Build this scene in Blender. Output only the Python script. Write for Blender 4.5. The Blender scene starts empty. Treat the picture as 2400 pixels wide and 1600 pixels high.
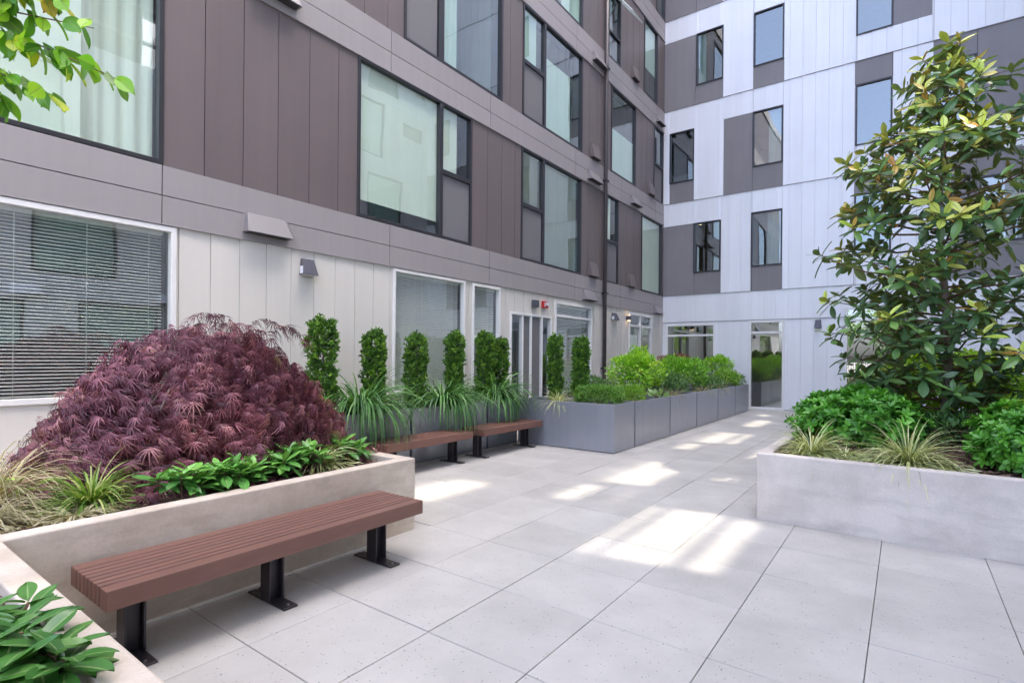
import bpy, math, random
import numpy as np
from mathutils import Vector, Matrix
R = math.radians
rng = np.random.default_rng(11)
random.seed(11)
SC = bpy.context.scene
COL = SC.collection

# ------------------------------------------------------------------ camera
cam = bpy.data.cameras.new('camera')
cam_ob = bpy.data.objects.new('camera', cam); COL.objects.link(cam_ob)
cam.sensor_width = 36.0
cam.lens = 1257.0 / 2400 * 36.0
cam.shift_y = 36.5 / 2400
cam.clip_start = 0.05; cam.clip_end = 3000
cam_ob.matrix_world = (Matrix.Translation((0, 0, 1.5)) @ Matrix.Rotation(R(36.248), 4, 'Z')
                       @ Matrix.Rotation(R(90), 4, 'X') @ Matrix.Rotation(R(0.486), 4, 'Z'))
SC.camera = cam_ob

# ------------------------------------------------------------------ light
SUN_EL = 60.0
SX, SY = 0.983, 0.186
TAN = math.tan(R(SUN_EL))
sdir = Vector((SX * math.cos(R(SUN_EL)), SY * math.cos(R(SUN_EL)), math.sin(R(SUN_EL)))).normalized()
world = bpy.data.worlds.new("World"); SC.world = world; world.use_nodes = True
nt = world.node_tree
bg = nt.nodes['Background']
sky = nt.nodes.new('ShaderNodeTexSky'); sky.sky_type = 'NISHITA'; sky.sun_disc = False
sky.sun_elevation = R(SUN_EL); sky.sun_rotation = math.atan2(SX, SY)
sky.air_density = 0.55; sky.dust_density = 5.0; sky.ozone_density = 1.0
nt.links.new(sky.outputs[0], bg.inputs[0]); bg.inputs[1].default_value = 0.15
sl = bpy.data.lights.new('sun', 'SUN'); sl.energy = 2.0; sl.angle = R(0.7); sl.color = (1.0, 0.91, 0.77)
so = bpy.data.objects.new('sun', sl); COL.objects.link(so)
so.rotation_euler = (-sdir).to_track_quat('-Z', 'Y').to_euler()
SC.view_settings.view_transform = 'Standard'; SC.view_settings.look = 'None'
SC.view_settings.gamma = 1.0; SC.view_settings.exposure = 3.24
SC.render.engine = 'CYCLES'
try:
    SC.cycles.use_denoising = True
    SC.cycles.max_bounces = 10; SC.cycles.diffuse_bounces = 5; SC.cycles.glossy_bounces = 4
    SC.cycles.transparent_max_bounces = 16; SC.cycles.sample_clamp_indirect = 6.0
    SC.cycles.caustics_reflective = False; SC.cycles.caustics_refractive = False
except Exception: pass

# ------------------------------------------------------------------ materials
def new_mat(name):
    m = bpy.data.materials.new(name); m.use_nodes = True
    t = m.node_tree
    return m, t, t.nodes['Principled BSDF'], t.nodes['Material Output']
def N(t, kind, **kw):
    n = t.nodes.new(kind)
    for k, v in kw.items(): setattr(n, k, v)
    return n
def ramp(t, stops):
    n = t.nodes.new('ShaderNodeValToRGB'); e = n.color_ramp.elements
    while len(e) < len(stops): e.new(0.5)
    for i, (p, c) in enumerate(stops):
        e[i].position = p; e[i].color = (*c, 1)
    return n
def coords(t, scale=(1, 1, 1)):
    c = N(t, 'ShaderNodeTexCoord'); mp = N(t, 'ShaderNodeMapping'); mp.inputs['Scale'].default_value = scale
    t.links.new(c.outputs['Object'], mp.inputs['Vector']); return mp.outputs[0]
def noise(t, vec, sc, det=4, rough=.55):
    n = N(t, 'ShaderNodeTexNoise'); n.inputs['Scale'].default_value = sc
    n.inputs['Detail'].default_value = det; n.inputs['Roughness'].default_value = rough
    t.links.new(vec, n.inputs['Vector']); return n.outputs['Fac']
def mixc(t, a, b, fac, mode='MIX'):
    m = N(t, 'ShaderNodeMix', data_type='RGBA', blend_type=mode)
    for s, v in ((0, fac), (6, a), (7, b)):
        if hasattr(v, 'is_output'): t.links.new(v, m.inputs[s])
        else: m.inputs[s].default_value = v if s == 0 else (*v, 1)
    return m.outputs[2]
def bump(t, h, strength, dist, bs):
    b = N(t, 'ShaderNodeBump'); b.inputs['Strength'].default_value = strength; b.inputs['Distance'].default_value = dist
    t.links.new(h, b.inputs['Height']); t.links.new(b.outputs[0], bs.inputs['Normal'])

def paint(name, col, rough=.45, metal=0.0, var=.06, sc=1.3, spec=.5, bumpd=0.0, attr=True):
    m, t, b, o = new_mat(name)
    v = coords(t)
    f = noise(t, v, sc, 5)
    r = ramp(t, [(.3, tuple(c * (1 - var) for c in col)), (.7, tuple(min(1, c * (1 + var)) for c in col))])
    t.links.new(f, r.inputs[0]); c = r.outputs[0]
    if attr:
        a = N(t, 'ShaderNodeAttribute', attribute_name='rnd')
        rr = ramp(t, [(0, (1 - var,) * 3), (1, (1 + var * .6,) * 3)]); t.links.new(a.outputs['Fac'], rr.inputs[0])
        c = mixc(t, c, rr.outputs[0], 1.0, 'MULTIPLY')
    fs = noise(t, coords(t, (5, 5, .22)), 1.6, 5, .6); rs_ = ramp(t, [(.35, (1 - var * .8,) * 3), (.65, (1 + var * .5,) * 3)]); t.links.new(fs, rs_.inputs[0])
    c = mixc(t, c, rs_.outputs[0], 1.0, 'MULTIPLY')
    t.links.new(c, b.inputs['Base Color'])
    b.inputs['Roughness'].default_value = rough; b.inputs['Metallic'].default_value = metal
    b.inputs['Specular IOR Level'].default_value = spec
    if bumpd: bump(t, noise(t, v, 1.6, 2), .6, bumpd, b)
    return m

M = {}
M['dark'] = paint('brown_panel_metal', (.150, .122, .121), .42, 0, .05, .6, bumpd=.004)
M['band'] = paint('grey_band_metal', (.325, .298, .302), .45, 0, .04, .6, bumpd=.003)
M['beige'] = paint('beige_panel_metal', (.67, .64, .59), .45, 0, .025, .5, bumpd=.004)
M['cream'] = paint('cream_panel_metal', (.80, .78, .74), .5, 0, .03, .5)
M['white_metal'] = paint('white_panel_metal', (.79, .79, .81), .36, .12, .035, .7, bumpd=.006)
M['hood'] = paint('vent_metal', (.20, .185, .19), .45, 0, .04, 2)
M['greyp'] = paint('grey_panel', (.225, .208, .212), .5, 0, .05, .6)
M['blackf'] = paint('black_window_frame', (.028, .027, .032), .35, 0, .05, 3, attr=False)
M['whitef'] = paint('white_window_frame', (.80, .79, .77), .35, 0, .02, 3, attr=False)
M['joint'] = paint('dark_joint', (.05, .045, .048), .8, attr=False)
M['planter'] = paint('grey_planter_metal', (.345, .36, .40), .30, .40, .05, 1.2, bumpd=.003)
M['navy'] = paint('dark_joint_strip', (.035, .04, .06), .5, attr=False)
M['pipe'] = paint('pipe_paint', (.075, .062, .064), .45, attr=False)
M['steel'] = paint('dark_bronze_steel', (.034, .029, .034), .38, .1, .08, 6, attr=False)
M['bolt'] = paint('bolt_metal', (.5, .46, .42), .3, .9, attr=False)
M['lampgrey'] = paint('lamp_grey', (.085, .085, .105), .45, .2, attr=False)
M['lens'] = paint('lamp_lens', (.75, .77, .82), .2, 0, attr=False)
M['red'] = paint('alarm_red', (.45, .018, .022), .35, 0, attr=False)
M['interior'] = paint('interior_paint', (.50, .48, .44), .8, attr=False)
M['shade'] = paint('roller_shade', (.88, .90, .83), .8, 0, .03, 2, attr=False)
M['curtain'] = paint('curtain_cloth', (.80, .82, .76), .85, 0, .03, 2, attr=False)
M['darkcurtain'] = paint('grey_vertical_blind', (.17, .16, .17), .7, 0, .1, 2, attr=False)
M['slat'] = paint('blind_slat', (.80, .80, .76), .45, 0, .02, 2, attr=False)
M['bark'] = paint('bark', (.21, .165, .135), .85, 0, .3, 14, attr=False)
M['twig'] = paint('twig', (.17, .10, .06), .8, 0, .3, 14, attr=False)

def screen_mat(dens=.82, name='insect_screen_mesh'):
    m, t, b, o = new_mat(name)
    b.inputs['Base Color'].default_value = (.21, .205, .215, 1); b.inputs['Roughness'].default_value = .7
    tr = N(t, 'ShaderNodeBsdfTransparent'); mx = N(t, 'ShaderNodeMixShader'); mx.inputs[0].default_value = dens
    t.links.new(tr.outputs[0], mx.inputs[1]); t.links.new(b.outputs[0], mx.inputs[2]); t.links.new(mx.outputs[0], o.inputs[0])
    return m
M['screen'] = screen_mat()
M['sun_dim'] = screen_mat(.72, 'sun_dimming_mesh')  # added mesh that dims the sun in the openings

def glass_mat(name, tint, base, ior=4.5):
    m, t, b, o = new_mat(name); t.nodes.remove(b)
    g = N(t, 'ShaderNodeBsdfGlossy'); g.inputs['Roughness'].default_value = 0.0; g.inputs['Color'].default_value = (.92, .97, .96, 1)
    tr = N(t, 'ShaderNodeBsdfTransparent'); tr.inputs['Color'].default_value = (*tint, 1)
    lw = N(t, 'ShaderNodeLayerWeight'); lw.inputs['Blend'].default_value = .5
    fr = N(t, 'ShaderNodeMath', operation='POWER'); fr.inputs[1].default_value = ior; t.links.new(lw.outputs['Facing'], fr.inputs[0])
    mr = N(t, 'ShaderNodeMapRange'); mr.inputs['From Min'].default_value = 0; mr.inputs['From Max'].default_value = 1
    mr.inputs['To Min'].default_value = base; mr.inputs['To Max'].default_value = 1.0
    t.links.new(fr.outputs[0], mr.inputs['Value'])
    v = coords(t); f = noise(t, v, .9, 1)
    bp = N(t, 'ShaderNodeBump'); bp.inputs['Strength'].default_value = .16; bp.inputs['Distance'].default_value = .02
    t.links.new(f, bp.inputs['Height']); t.links.new(bp.outputs[0], g.inputs['Normal'])
    mx = N(t, 'ShaderNodeMixShader')
    t.links.new(mr.outputs[0], mx.inputs[0]); t.links.new(tr.outputs[0], mx.inputs[1]); t.links.new(g.outputs[0], mx.inputs[2])
    t.links.new(mx.outputs[0], o.inputs[0])
    return m
M['glass'] = glass_mat('green_glass', (.96, 1.0, .97), .24)
M['glass_up'] = glass_mat('tinted_glass', (.78, .94, .89), .28)
M['glass_mint'] = glass_mat('mint_glass', (.90, .99, .93), .20)
M['glass_door'] = glass_mat('door_glass', (.62, .72, .70), .42)
M['glass_sky'] = glass_mat('reflective_glass', (.50, .60, .60), .22)

def concrete_mat(name, a, bcol, dark):
    m, t, b, o = new_mat(name)
    v = coords(t)
    f1 = noise(t, v, 1.7, 8, .62); f2 = noise(t, coords(t, (1, 1, 3.2)), 2.6, 6, .6); f3 = noise(t, v, 60, 3, .7)
    r1 = ramp(t, [(.36, a), (.62, bcol)]); t.links.new(f1, r1.inputs[0])
    r2 = ramp(t, [(.50, (0, 0, 0)), (.70, (1, 1, 1))]); t.links.new(f2, r2.inputs[0])
    sepf = N(t, 'ShaderNodeMath', operation='MULTIPLY'); t.links.new(r2.outputs[0], sepf.inputs[0]); sepf.inputs[1].default_value = .55
    c = mixc(t, r1.outputs[0], dark, sepf.outputs[0])
    r3 = ramp(t, [(.3, (.93,) * 3), (.7, (1.05,) * 3)]); t.links.new(f3, r3.inputs[0])
    c = mixc(t, c, r3.outputs[0], 1.0, 'MULTIPLY')
    t.links.new(c, b.inputs['Base Color']); b.inputs['Roughness'].default_value = .8
    bump(t, f3, .25, .004, b)
    return m
M['conc_warm'] = concrete_mat('warm_concrete', (.50, .415, .325), (.67, .585, .49), (.36, .30, .235))
M['conc_pale'] = concrete_mat('pale_concrete', (.54, .48, .435), (.70, .635, .58), (.46, .415, .38))

def tile_mat():
    m, t, b, o = new_mat('paving_concrete')
    v = coords(t)
    a = N(t, 'ShaderNodeAttribute', attribute_name='rnd')
    r1 = ramp(t, [(0, (.455, .438, .405)), (.5, (.482, .464, .430)), (1, (.510, .492, .456))]); t.links.new(a.outputs['Fac'], r1.inputs[0])
    f = noise(t, v, 2.2, 6, .6); r2 = ramp(t, [(.28, (.88,) * 3), (.72, (1.05,) * 3)]); t.links.new(f, r2.inputs[0])
    c = mixc(t, r1.outputs[0], r2.outputs[0], 1.0, 'MULTIPLY')
    fs = noise(t, v, .55, 7, .65); rs_ = ramp(t, [(.35, (.94, .935, .925)), (.62, (1.02, 1.02, 1.02))]); t.links.new(fs, rs_.inputs[0]); c = mixc(t, c, rs_.outputs[0], 1.0, 'MULTIPLY')
    vo = N(t, 'ShaderNodeTexVoronoi'); vo.inputs['Scale'].default_value = 42; t.links.new(v, vo.inputs['Vector'])
    r3 = ramp(t, [(.10, (.30,) * 3), (.20, (1,) * 3)]); t.links.new(vo.outputs['Distance'], r3.inputs[0])
    msk = noise(t, v, 23, 2); r4 = ramp(t, [(.50, (0,) * 3), (.56, (1,) * 3)]); t.links.new(msk, r4.inputs[0])
    c = mixc(t, c, mixc(t, c, r3.outputs[0], 1.0, 'MULTIPLY'), r4.outputs[0])
    f5 = noise(t, v, 170, 2, .6); r5 = ramp(t, [(.3, (.95,) * 3), (.75, (1.06,) * 3)]); t.links.new(f5, r5.inputs[0])
    c = mixc(t, c, r5.outputs[0], 1.0, 'MULTIPLY')
    t.links.new(c, b.inputs['Base Color']); b.inputs['Roughness'].default_value = .62
    bump(t, f5, .15, .002, b)
    return m
M['tile'] = tile_mat()

def bench_mat():
    m, t, b, o = new_mat('redwood_composite')
    v = coords(t, (1, 1, 1)); f = noise(t, coords(t, (6, 1.2, 6)), 3, 5, .6)
    r = ramp(t, [(.25, (.165, .081, .061)), (.75, (.205, .103, .078))]); t.links.new(f, r.inputs[0])
    a = N(t, 'ShaderNodeAttribute', attribute_name='rnd'); r2 = ramp(t, [(0, (.88, .89, .92)), (1, (1.10, 1.06, 1.04))]); t.links.new(a.outputs['Fac'], r2.inputs[0])
    f3 = noise(t, coords(t, (40, 2.5, 40)), 2, 4, .6); r3 = ramp(t, [(.3, (.93,) * 3), (.7, (1.05,) * 3)]); t.links.new(f3, r3.inputs[0])
    c = mixc(t, mixc(t, r.outputs[0], r2.outputs[0], 1.0, 'MULTIPLY'), r3.outputs[0], 1.0, 'MULTIPLY')
    t.links.new(c, b.inputs['Base Color']); b.inputs['Roughness'].default_value = .42
    bump(t, f3, .15, .002, b)
    return m
M['bench'] = bench_mat()

def soil_mat():
    m, t, b, o = new_mat('bark_mulch')
    v = coords(t); f = noise(t, v, 34, 6, .7)
    r = ramp(t, [(.3, (.035, .019, .014)), (.55, (.105, .058, .040)), (.75, (.22, .135, .095))]); t.links.new(f, r.inputs[0])
    t.links.new(r.outputs[0], b.inputs['Base Color']); b.inputs['Roughness'].default_value = .9
    bump(t, f, .8, .02, b); return m
M['soil'] = soil_mat()
def chip_mat(name, stops):
    m, t, b, o = new_mat(name)
    a = N(t, 'ShaderNodeAttribute', attribute_name='rnd'); r = ramp(t, stops); t.links.new(a.outputs['Fac'], r.inputs[0])
    t.links.new(r.outputs[0], b.inputs['Base Color']); b.inputs['Roughness'].default_value = .85; return m
M['chip'] = chip_mat('bark_chips', [(0, (.05, .025, .02)), (.5, (.14, .075, .055)), (1, (.30, .19, .14))])

def leaf_mat(name, stops, under=None, gain=1.0, rough=.42, trans=.3, spec=.5, tcol=1.5, rib=None):
    m, t, b, o = new_mat(name)
    a = N(t, 'ShaderNodeAttribute', attribute_name='rnd')
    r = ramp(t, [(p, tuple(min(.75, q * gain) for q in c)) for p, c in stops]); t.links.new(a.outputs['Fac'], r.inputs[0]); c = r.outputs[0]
    if rib:
        q = N(t, 'ShaderNodeAttribute', attribute_name='rib')
        c = mixc(t, c, rib, q.outputs['Fac'])
    if under:
        g = N(t, 'ShaderNodeNewGeometry'); c2 = mixc(t, c, under, g.outputs['Backfacing'])
    else: c2 = c
    t.links.new(c2, b.inputs['Base Color']); b.inputs['Roughness'].default_value = rough
    b.inputs['Specular IOR Level'].default_value = spec
    tl = N(t, 'ShaderNodeBsdfTranslucent')
    tc = mixc(t, c, (tcol, tcol * .95, tcol * .45), 1.0, 'MULTIPLY'); t.links.new(tc, tl.inputs['Color'])
    mx = N(t, 'ShaderNodeMixShader'); mx.inputs[0].default_value = trans
    t.links.new(b.outputs[0], mx.inputs[1]); t.links.new(tl.outputs[0], mx.inputs[2]); t.links.new(mx.outputs[0], o.inputs[0])
    return m
L = {}
L['maple'] = leaf_mat('maple_leaf', gain=1.9, stops=[(0, (.030, .010, .016)), (.4, (.088, .027, .043)), (.7, (.165, .062, .083)), (.9, (.28, .14, .15)), (.96, (.17, .12, .055)), (1, (.12, .12, .05))], rough=.5, trans=.25)
L['yew'] = leaf_mat('yew_leaf', gain=2.1, stops=[(0, (.018, .045, .010)), (.5, (.055, .125, .016)), (1, (.16, .28, .03))], rough=.5, trans=.2)
L['longgrass'] = leaf_mat('long_grass', gain=1.6, stops=[(0, (.025, .075, .022)), (.6, (.055, .14, .038)), (1, (.12, .24, .07))], rough=.45, trans=.25)
L['sedge'] = leaf_mat('variegated_sedge', gain=1.45, stops=[(0, (.10, .14, .045)), (.45, (.30, .34, .13)), (1, (.58, .56, .30))], rough=.5, trans=.2)
L['tan'] = leaf_mat('tan_grass', [(0, (.16, .15, .07)), (.5, (.34, .31, .17)), (1, (.60, .54, .36))], rough=.55, trans=.2)
L['green'] = leaf_mat('green_grass', gain=1.25, stops=[(0, (.06, .14, .02)), (.6, (.17, .29, .05)), (1, (.42, .45, .16))], rough=.5, trans=.3)
L['box'] = leaf_mat('box_leaf', gain=2.2, stops=[(0, (.018, .055, .012)), (.6, (.06, .14, .02)), (1, (.15, .27, .04))], rough=.4, trans=.2)
L['boxlight'] = leaf_mat('light_box_leaf', gain=1.4, stops=[(0, (.05, .13, .012)), (.6, (.13, .28, .025)), (1, (.30, .46, .05))], rough=.45, trans=.3)
L['nandina'] = leaf_mat('nandina_leaf', gain=1.6, stops=[(0, (.05, .14, .012)), (.6, (.17, .36, .025)), (1, (.40, .56, .06))], rough=.45, trans=.35)
L['nandina2'] = leaf_mat('nandina_green_leaf', gain=1.9, stops=[(0, (.03, .09, .010)), (.6, (.09, .22, .018)), (1, (.20, .38, .035))], rough=.45, trans=.35)
L['distyl'] = leaf_mat('dark_shrub_leaf', gain=2.0, stops=[(0, (.016, .045, .014)), (.6, (.045, .105, .028)), (1, (.10, .18, .045))], rough=.45, trans=.2)
L['redleaf'] = leaf_mat('red_shrub_leaf', gain=1.3, stops=[(0, (.10, .018, .018)), (1, (.24, .06, .045))], rough=.5, trans=.25)
L['pitto'] = leaf_mat('pittosporum_leaf', gain=2.0, stops=[(0, (.018, .075, .012)), (.55, (.045, .155, .018)), (1, (.10, .27, .032))], rough=.38, trans=.25, rib=(.16, .30, .07))
L['pittoy'] = leaf_mat('bright_shrub_leaf', gain=1.3, stops=[(0, (.06, .16, .014)), (.5, (.17, .34, .03)), (1, (.40, .55, .06))], rough=.4, trans=.35, rib=(.3, .45, .1))
L['magnolia'] = leaf_mat('magnolia_leaf', gain=3.6, stops=[(0, (.014, .032, .014)), (.55, (.032, .070, .022)), (.85, (.075, .135, .030)), (.9, (.16, .26, .03)), (.97, (.26, .38, .05)), (1, (.20, .09, .02))], under=(.15, .18, .06), rough=.28, trans=.16, spec=.6, rib=(.17, .19, .08))
L['skimmia'] = leaf_mat('rosette_leaf', gain=2.2, stops=[(0, (.025, .085, .018)), (.6, (.055, .16, .03)), (1, (.11, .25, .045))], under=(.10, .2, .06), rough=.34, trans=.2, rib=(.27, .40, .14))
L['bigleaf'] = leaf_mat('broad_leaf', gain=1.4, stops=[(0, (.018, .075, .014)), (.6, (.042, .135, .025)), (1, (.08, .20, .04))], under=(.09, .19, .06), rough=.28, trans=.2, spec=.6, rib=(.30, .42, .16))
L['fern'] = leaf_mat('fern_leaf', gain=1.3, stops=[(0, (.07, .16, .02)), (1, (.24, .42, .06))], rough=.5, trans=.3)
L['branch'] = leaf_mat('young_tree_leaf', gain=1.6, stops=[(0, (.035, .12, .012)), (.5, (.10, .26, .018)), (.85, (.26, .44, .03)), (.93, (.40, .44, .05)), (1, (.40, .12, .06))], under=(.13, .25, .04), rough=.38, trans=.42, rib=(.25, .40, .08))
L['hosta'] = leaf_mat('pale_leaf', [(0, (.14, .30, .08)), (1, (.36, .50, .22))], rough=.4, trans=.25)
L['street'] = leaf_mat('street_tree_leaf', [(0, (.05, .12, .015)), (1, (.22, .36, .04))], trans=.35)

# ------------------------------------------------------------------ object helpers
def tag(o, label=None, cat=None, group=None, kind=None):
    if label: o['label'] = label
    if cat: o['category'] = cat
    if group: o['group'] = group
    if kind: o['kind'] = kind
    return o
def empty(name, loc=(0, 0, 0)):
    o = bpy.data.objects.new(name, None); o.location = loc; o.empty_display_size = .2
    COL.objects.link(o); return o
def root_loc(o):
    v = Vector((0, 0, 0))
    while o is not None:
        v = v + Vector(o.location); o = o.parent
    return v
def set_attr(me, name, vals):
    a = me.attributes.new(name, 'FLOAT', 'POINT'); a.data.foreach_set('value', np.asarray(vals, dtype=np.float32))
class MB:
    def __init__(s): s.v = []; s.f = []; s.r = []
    def add(s, vs, fs, r=None):
        n = len(s.v); s.v += [tuple(q) for q in vs]; s.f += [tuple(i + n for i in q) for q in fs]
        s.r += [random.random() if r is None else r] * len(vs)
    def box(s, x0, x1, y0, y1, z0, z1, r=None):
        if x0 > x1: x0, x1 = x1, x0
        if y0 > y1: y0, y1 = y1, y0
        s.add([(x0, y0, z0), (x1, y0, z0), (x1, y1, z0), (x0, y1, z0), (x0, y0, z1), (x1, y0, z1), (x1, y1, z1), (x0, y1, z1)],
              [(3, 2, 1, 0), (4, 5, 6, 7), (0, 1, 5, 4), (1, 2, 6, 5), (2, 3, 7, 6), (3, 0, 4, 7)], r)
    def hexa(s, p, r=None):      # 8 points bottom ring + top ring
        s.add(p, [(3, 2, 1, 0), (4, 5, 6, 7), (0, 1, 5, 4), (1, 2, 6, 5), (2, 3, 7, 6), (3, 0, 4, 7)], r)
    def ring(s, outer, inner, z0, z1, zi=None):
        n = len(outer); zi = z0 if zi is None else zi
        vs = [(x, y, z0) for x, y in outer] + [(x, y, z1) for x, y in outer] + [(x, y, z1) for x, y in inner] + [(x, y, zi) for x, y in inner]
        fs = []
        for i in range(n):
            j = (i + 1) % n
            fs += [(i, j, n + j, n + i), (n + i, n + j, 2 * n + j, 2 * n + i), (2 * n + i, 2 * n + j, 3 * n + j, 3 * n + i)]
        s.add(vs, fs)
    def poly(s, pts): s.add(pts, [tuple(range(len(pts)))])
    def tube(s, path, rad, n=8, cap=True):
        path = [Vector(p) for p in path]; k = len(path); base = len(s.v); vs = []
        up = Vector((0, 0, 1)); prev = None
        for i, p in enumerate(path):
            d = (path[min(i + 1, k - 1)] - path[max(i - 1, 0)]).normalized()
            a = d.cross(up if abs(d.z) < .95 else Vector((1, 0, 0))).normalized() if prev is None else (prev - d * prev.dot(d)).normalized()
            prev = a; b = d.cross(a); r = rad[i] if hasattr(rad, '__len__') else rad
            for q in range(n):
                t = 2 * math.pi * q / n; vs.append(p + a * (r * math.cos(t)) + b * (r * math.sin(t)))
        fs = []
        for i in range(k - 1):
            for q in range(n):
                q2 = (q + 1) % n; fs.append((i * n + q, i * n + q2, (i + 1) * n + q2, (i + 1) * n + q))
        if cap: fs.append(tuple(range(n - 1, -1, -1))); fs.append(tuple((k - 1) * n + q for q in range(n)))
        s.add(vs, fs)
    def cyl(s, c, r, z0, z1, n=16): s.tube([(c[0], c[1], z0), (c[0], c[1], z1)], r, n)
    def build(s, name, mat, parent=None, bevel=0, smooth=False, seg=2):
        off = root_loc(parent) if parent else Vector((0, 0, 0))
        me = bpy.data.meshes.new(name)
        me.from_pydata([(x - off.x, y - off.y, z - off.z) for x, y, z in s.v], [], s.f); me.update()
        set_attr(me, 'rnd', s.r)
        me.materials.append(mat)
        o = bpy.data.objects.new(name, me); COL.objects.link(o)
        if parent: o.parent = parent
        if smooth: me.polygons.foreach_set('use_smooth', [True] * len(me.polygons))
        if bevel:
            md = o.modifiers.new('bevel', 'BEVEL'); md.width = bevel; md.segments = seg; md.limit_method = 'ANGLE'; md.angle_limit = R(40)
        return o
def copy_tree(o, parent=None):
    c = o.copy(); COL.objects.link(c)
    if parent: c.parent = parent
    for ch in list(o.children): copy_tree(ch, c)
    return c

# ---- leaf scattering -------------------------------------------------
def leaf_tmpl(w, nseg=4, cup=.12, droop=.15, peak=.5, pw=.8):
    """elliptic leaf of unit length along +Y, five columns (edge, half, rib, half, edge); rib attr 1 on the midrib."""
    vs = []; rib = []; fs = []
    for i in range(nseg + 1):
        u = i / nseg
        q = u / peak * .5 if u < peak else .5 + (u - peak) / (1 - peak) * .5
        ww = w * max(.02, math.sin(math.pi * q)) ** pw
        z = -droop * u * u
        for k, c in ((-1, 0.), (-.12, .0), (0, 1.), (.12, .0), (1, 0.)):
            vs.append((k * ww, u, z + cup * w * abs(k) ** 1.3)); rib.append(c)
    for i in range(nseg):
        for k in range(4): fs.append((i * 5 + k, i * 5 + k + 1, i * 5 + 6 + k, i * 5 + 5 + k))
    return np.array(vs), fs, np.array(rib)
def leaf_tmpl3(w, nseg=3, cup=.15, droop=.12, peak=.5):
    vs = []; fs = []; rib = []
    for i in range(nseg + 1):
        u = i / nseg; q = u / peak * .5 if u < peak else .5 + (u - peak) / (1 - peak) * .5
        ww = w * max(.03, math.sin(math.pi * q)) ** .8
        for k in (-1, 0, 1): vs.append((k * ww, u, -droop * u * u + cup * w * abs(k))); rib.append(1. if k == 0 else 0.)
    for i in range(nseg):
        for k in range(2): fs.append((i * 3 + k, i * 3 + k + 1, i * 3 + 4 + k, i * 3 + 3 + k))
    return np.array(vs), fs, np.array(rib)
def blade_tmpl(w):
    return np.array([(-w, 0, 0), (w, 0, 0), (w * .9, .5, 0), (-w * .9, .5, 0), (0, 1, -.06)]), [(0, 1, 2, 3), (3, 2, 4)], np.zeros(5)
def star_tmpl(lobes=7, spread=75, w=.055, droop=.55, seed=0):
    """finely dissected palmate leaf: narrow lobes that radiate and droop"""
    rs = np.random.default_rng(seed); vs = []; fs = []
    for k in range(lobes):
        a = R(-spread + 2 * spread * k / (lobes - 1) + rs.uniform(-6, 6)); ln = (1 - .42 * abs(k / (lobes - 1) - .5) * 2) * rs.uniform(.9, 1.1)
        b = len(vs); dx, dy = math.sin(a), math.cos(a)
        for i, (u, ww) in enumerate(((0, .35), (.3, 1.), (.65, .85), (1., .05))):
            z = -droop * (u * ln) ** 2 + .05 * math.sin(3 * u); ww *= w
            vs.append((dx * u * ln - dy * ww, dy * u * ln + dx * ww, z)); vs.append((dx * u * ln + dy * ww, dy * u * ln - dx * ww, z + .015))
        for i in range(3): fs.append((b + 2 * i, b + 2 * i + 1, b + 2 * i + 3, b + 2 * i + 2))
    return np.array(vs), fs, np.zeros(len(vs))
def norm(a): return a / np.maximum(1e-9, np.linalg.norm(a, axis=1, keepdims=True))
def scatter(name, tmpls, P, D, Nn, S, mat, parent=None, rnd=None, smooth=True, clamp=None):
    if not isinstance(tmpls, list): tmpls = [tmpls]
    P = np.asarray(P, float); D = norm(np.asarray(D, float)); Nn = np.asarray(Nn, float); S = np.broadcast_to(np.asarray(S, float), (len(P),))
    side = norm(np.cross(D, Nn) + 1e-6); Nn = np.cross(side, D)
    if rnd is None: rnd = rng.random(len(P))
    off = np.array(root_loc(parent)) if parent else np.zeros(3)
    V = []; LT = []; LV = []; RR = []; RB = []; base = 0
    which = rng.integers(0, len(tmpls), len(P))
    for ti, (tv, tf, trib) in enumerate(tmpls):
        ix = np.where(which == ti)[0]
        if not len(ix): continue
        n = len(tv)
        W = P[ix, None, :] + S[ix, None, None] * (tv[None, :, 0:1] * side[ix, None, :] + tv[None, :, 1:2] * D[ix, None, :] + tv[None, :, 2:3] * Nn[ix, None, :])
        V.append(W.reshape(-1, 3)); RR.append(np.repeat(rnd[ix], n)); RB.append(np.tile(trib, len(ix)))
        for f in tf:
            LV.append((np.arange(len(ix))[:, None] * n + base + np.array(f)[None, :]).ravel()); LT.append(np.full(len(ix), len(f)))
        base += len(ix) * n
    V = np.concatenate(V)
    if clamp: V = clamp(V)
    V = V - off
    return raw_mesh(name, V, np.concatenate(LV), np.concatenate(LT), np.concatenate(RR), np.concatenate(RB), mat, parent, smooth)
def raw_mesh(name, V, LV, LT, rr, rb, mat, parent=None, smooth=True):
    me = bpy.data.meshes.new(name)
    me.vertices.add(len(V)); me.vertices.foreach_set('co', V.astype(np.float32).ravel())
    me.loops.add(len(LV)); me.loops.foreach_set('vertex_index', LV.astype(np.int32))
    me.polygons.add(len(LT)); st = np.concatenate([[0], np.cumsum(LT)[:-1]])
    me.polygons.foreach_set('loop_start', st.astype(np.int32))
    me.polygons.foreach_set('use_smooth', np.full(len(LT), smooth))
    me.update(calc_edges=True); me.validate()
    set_attr(me, 'rnd', rr); set_attr(me, 'rib', rb); me.materials.append(mat)
    o = bpy.data.objects.new(name, me); COL.objects.link(o)
    if parent: o.parent = parent
    return o
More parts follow.
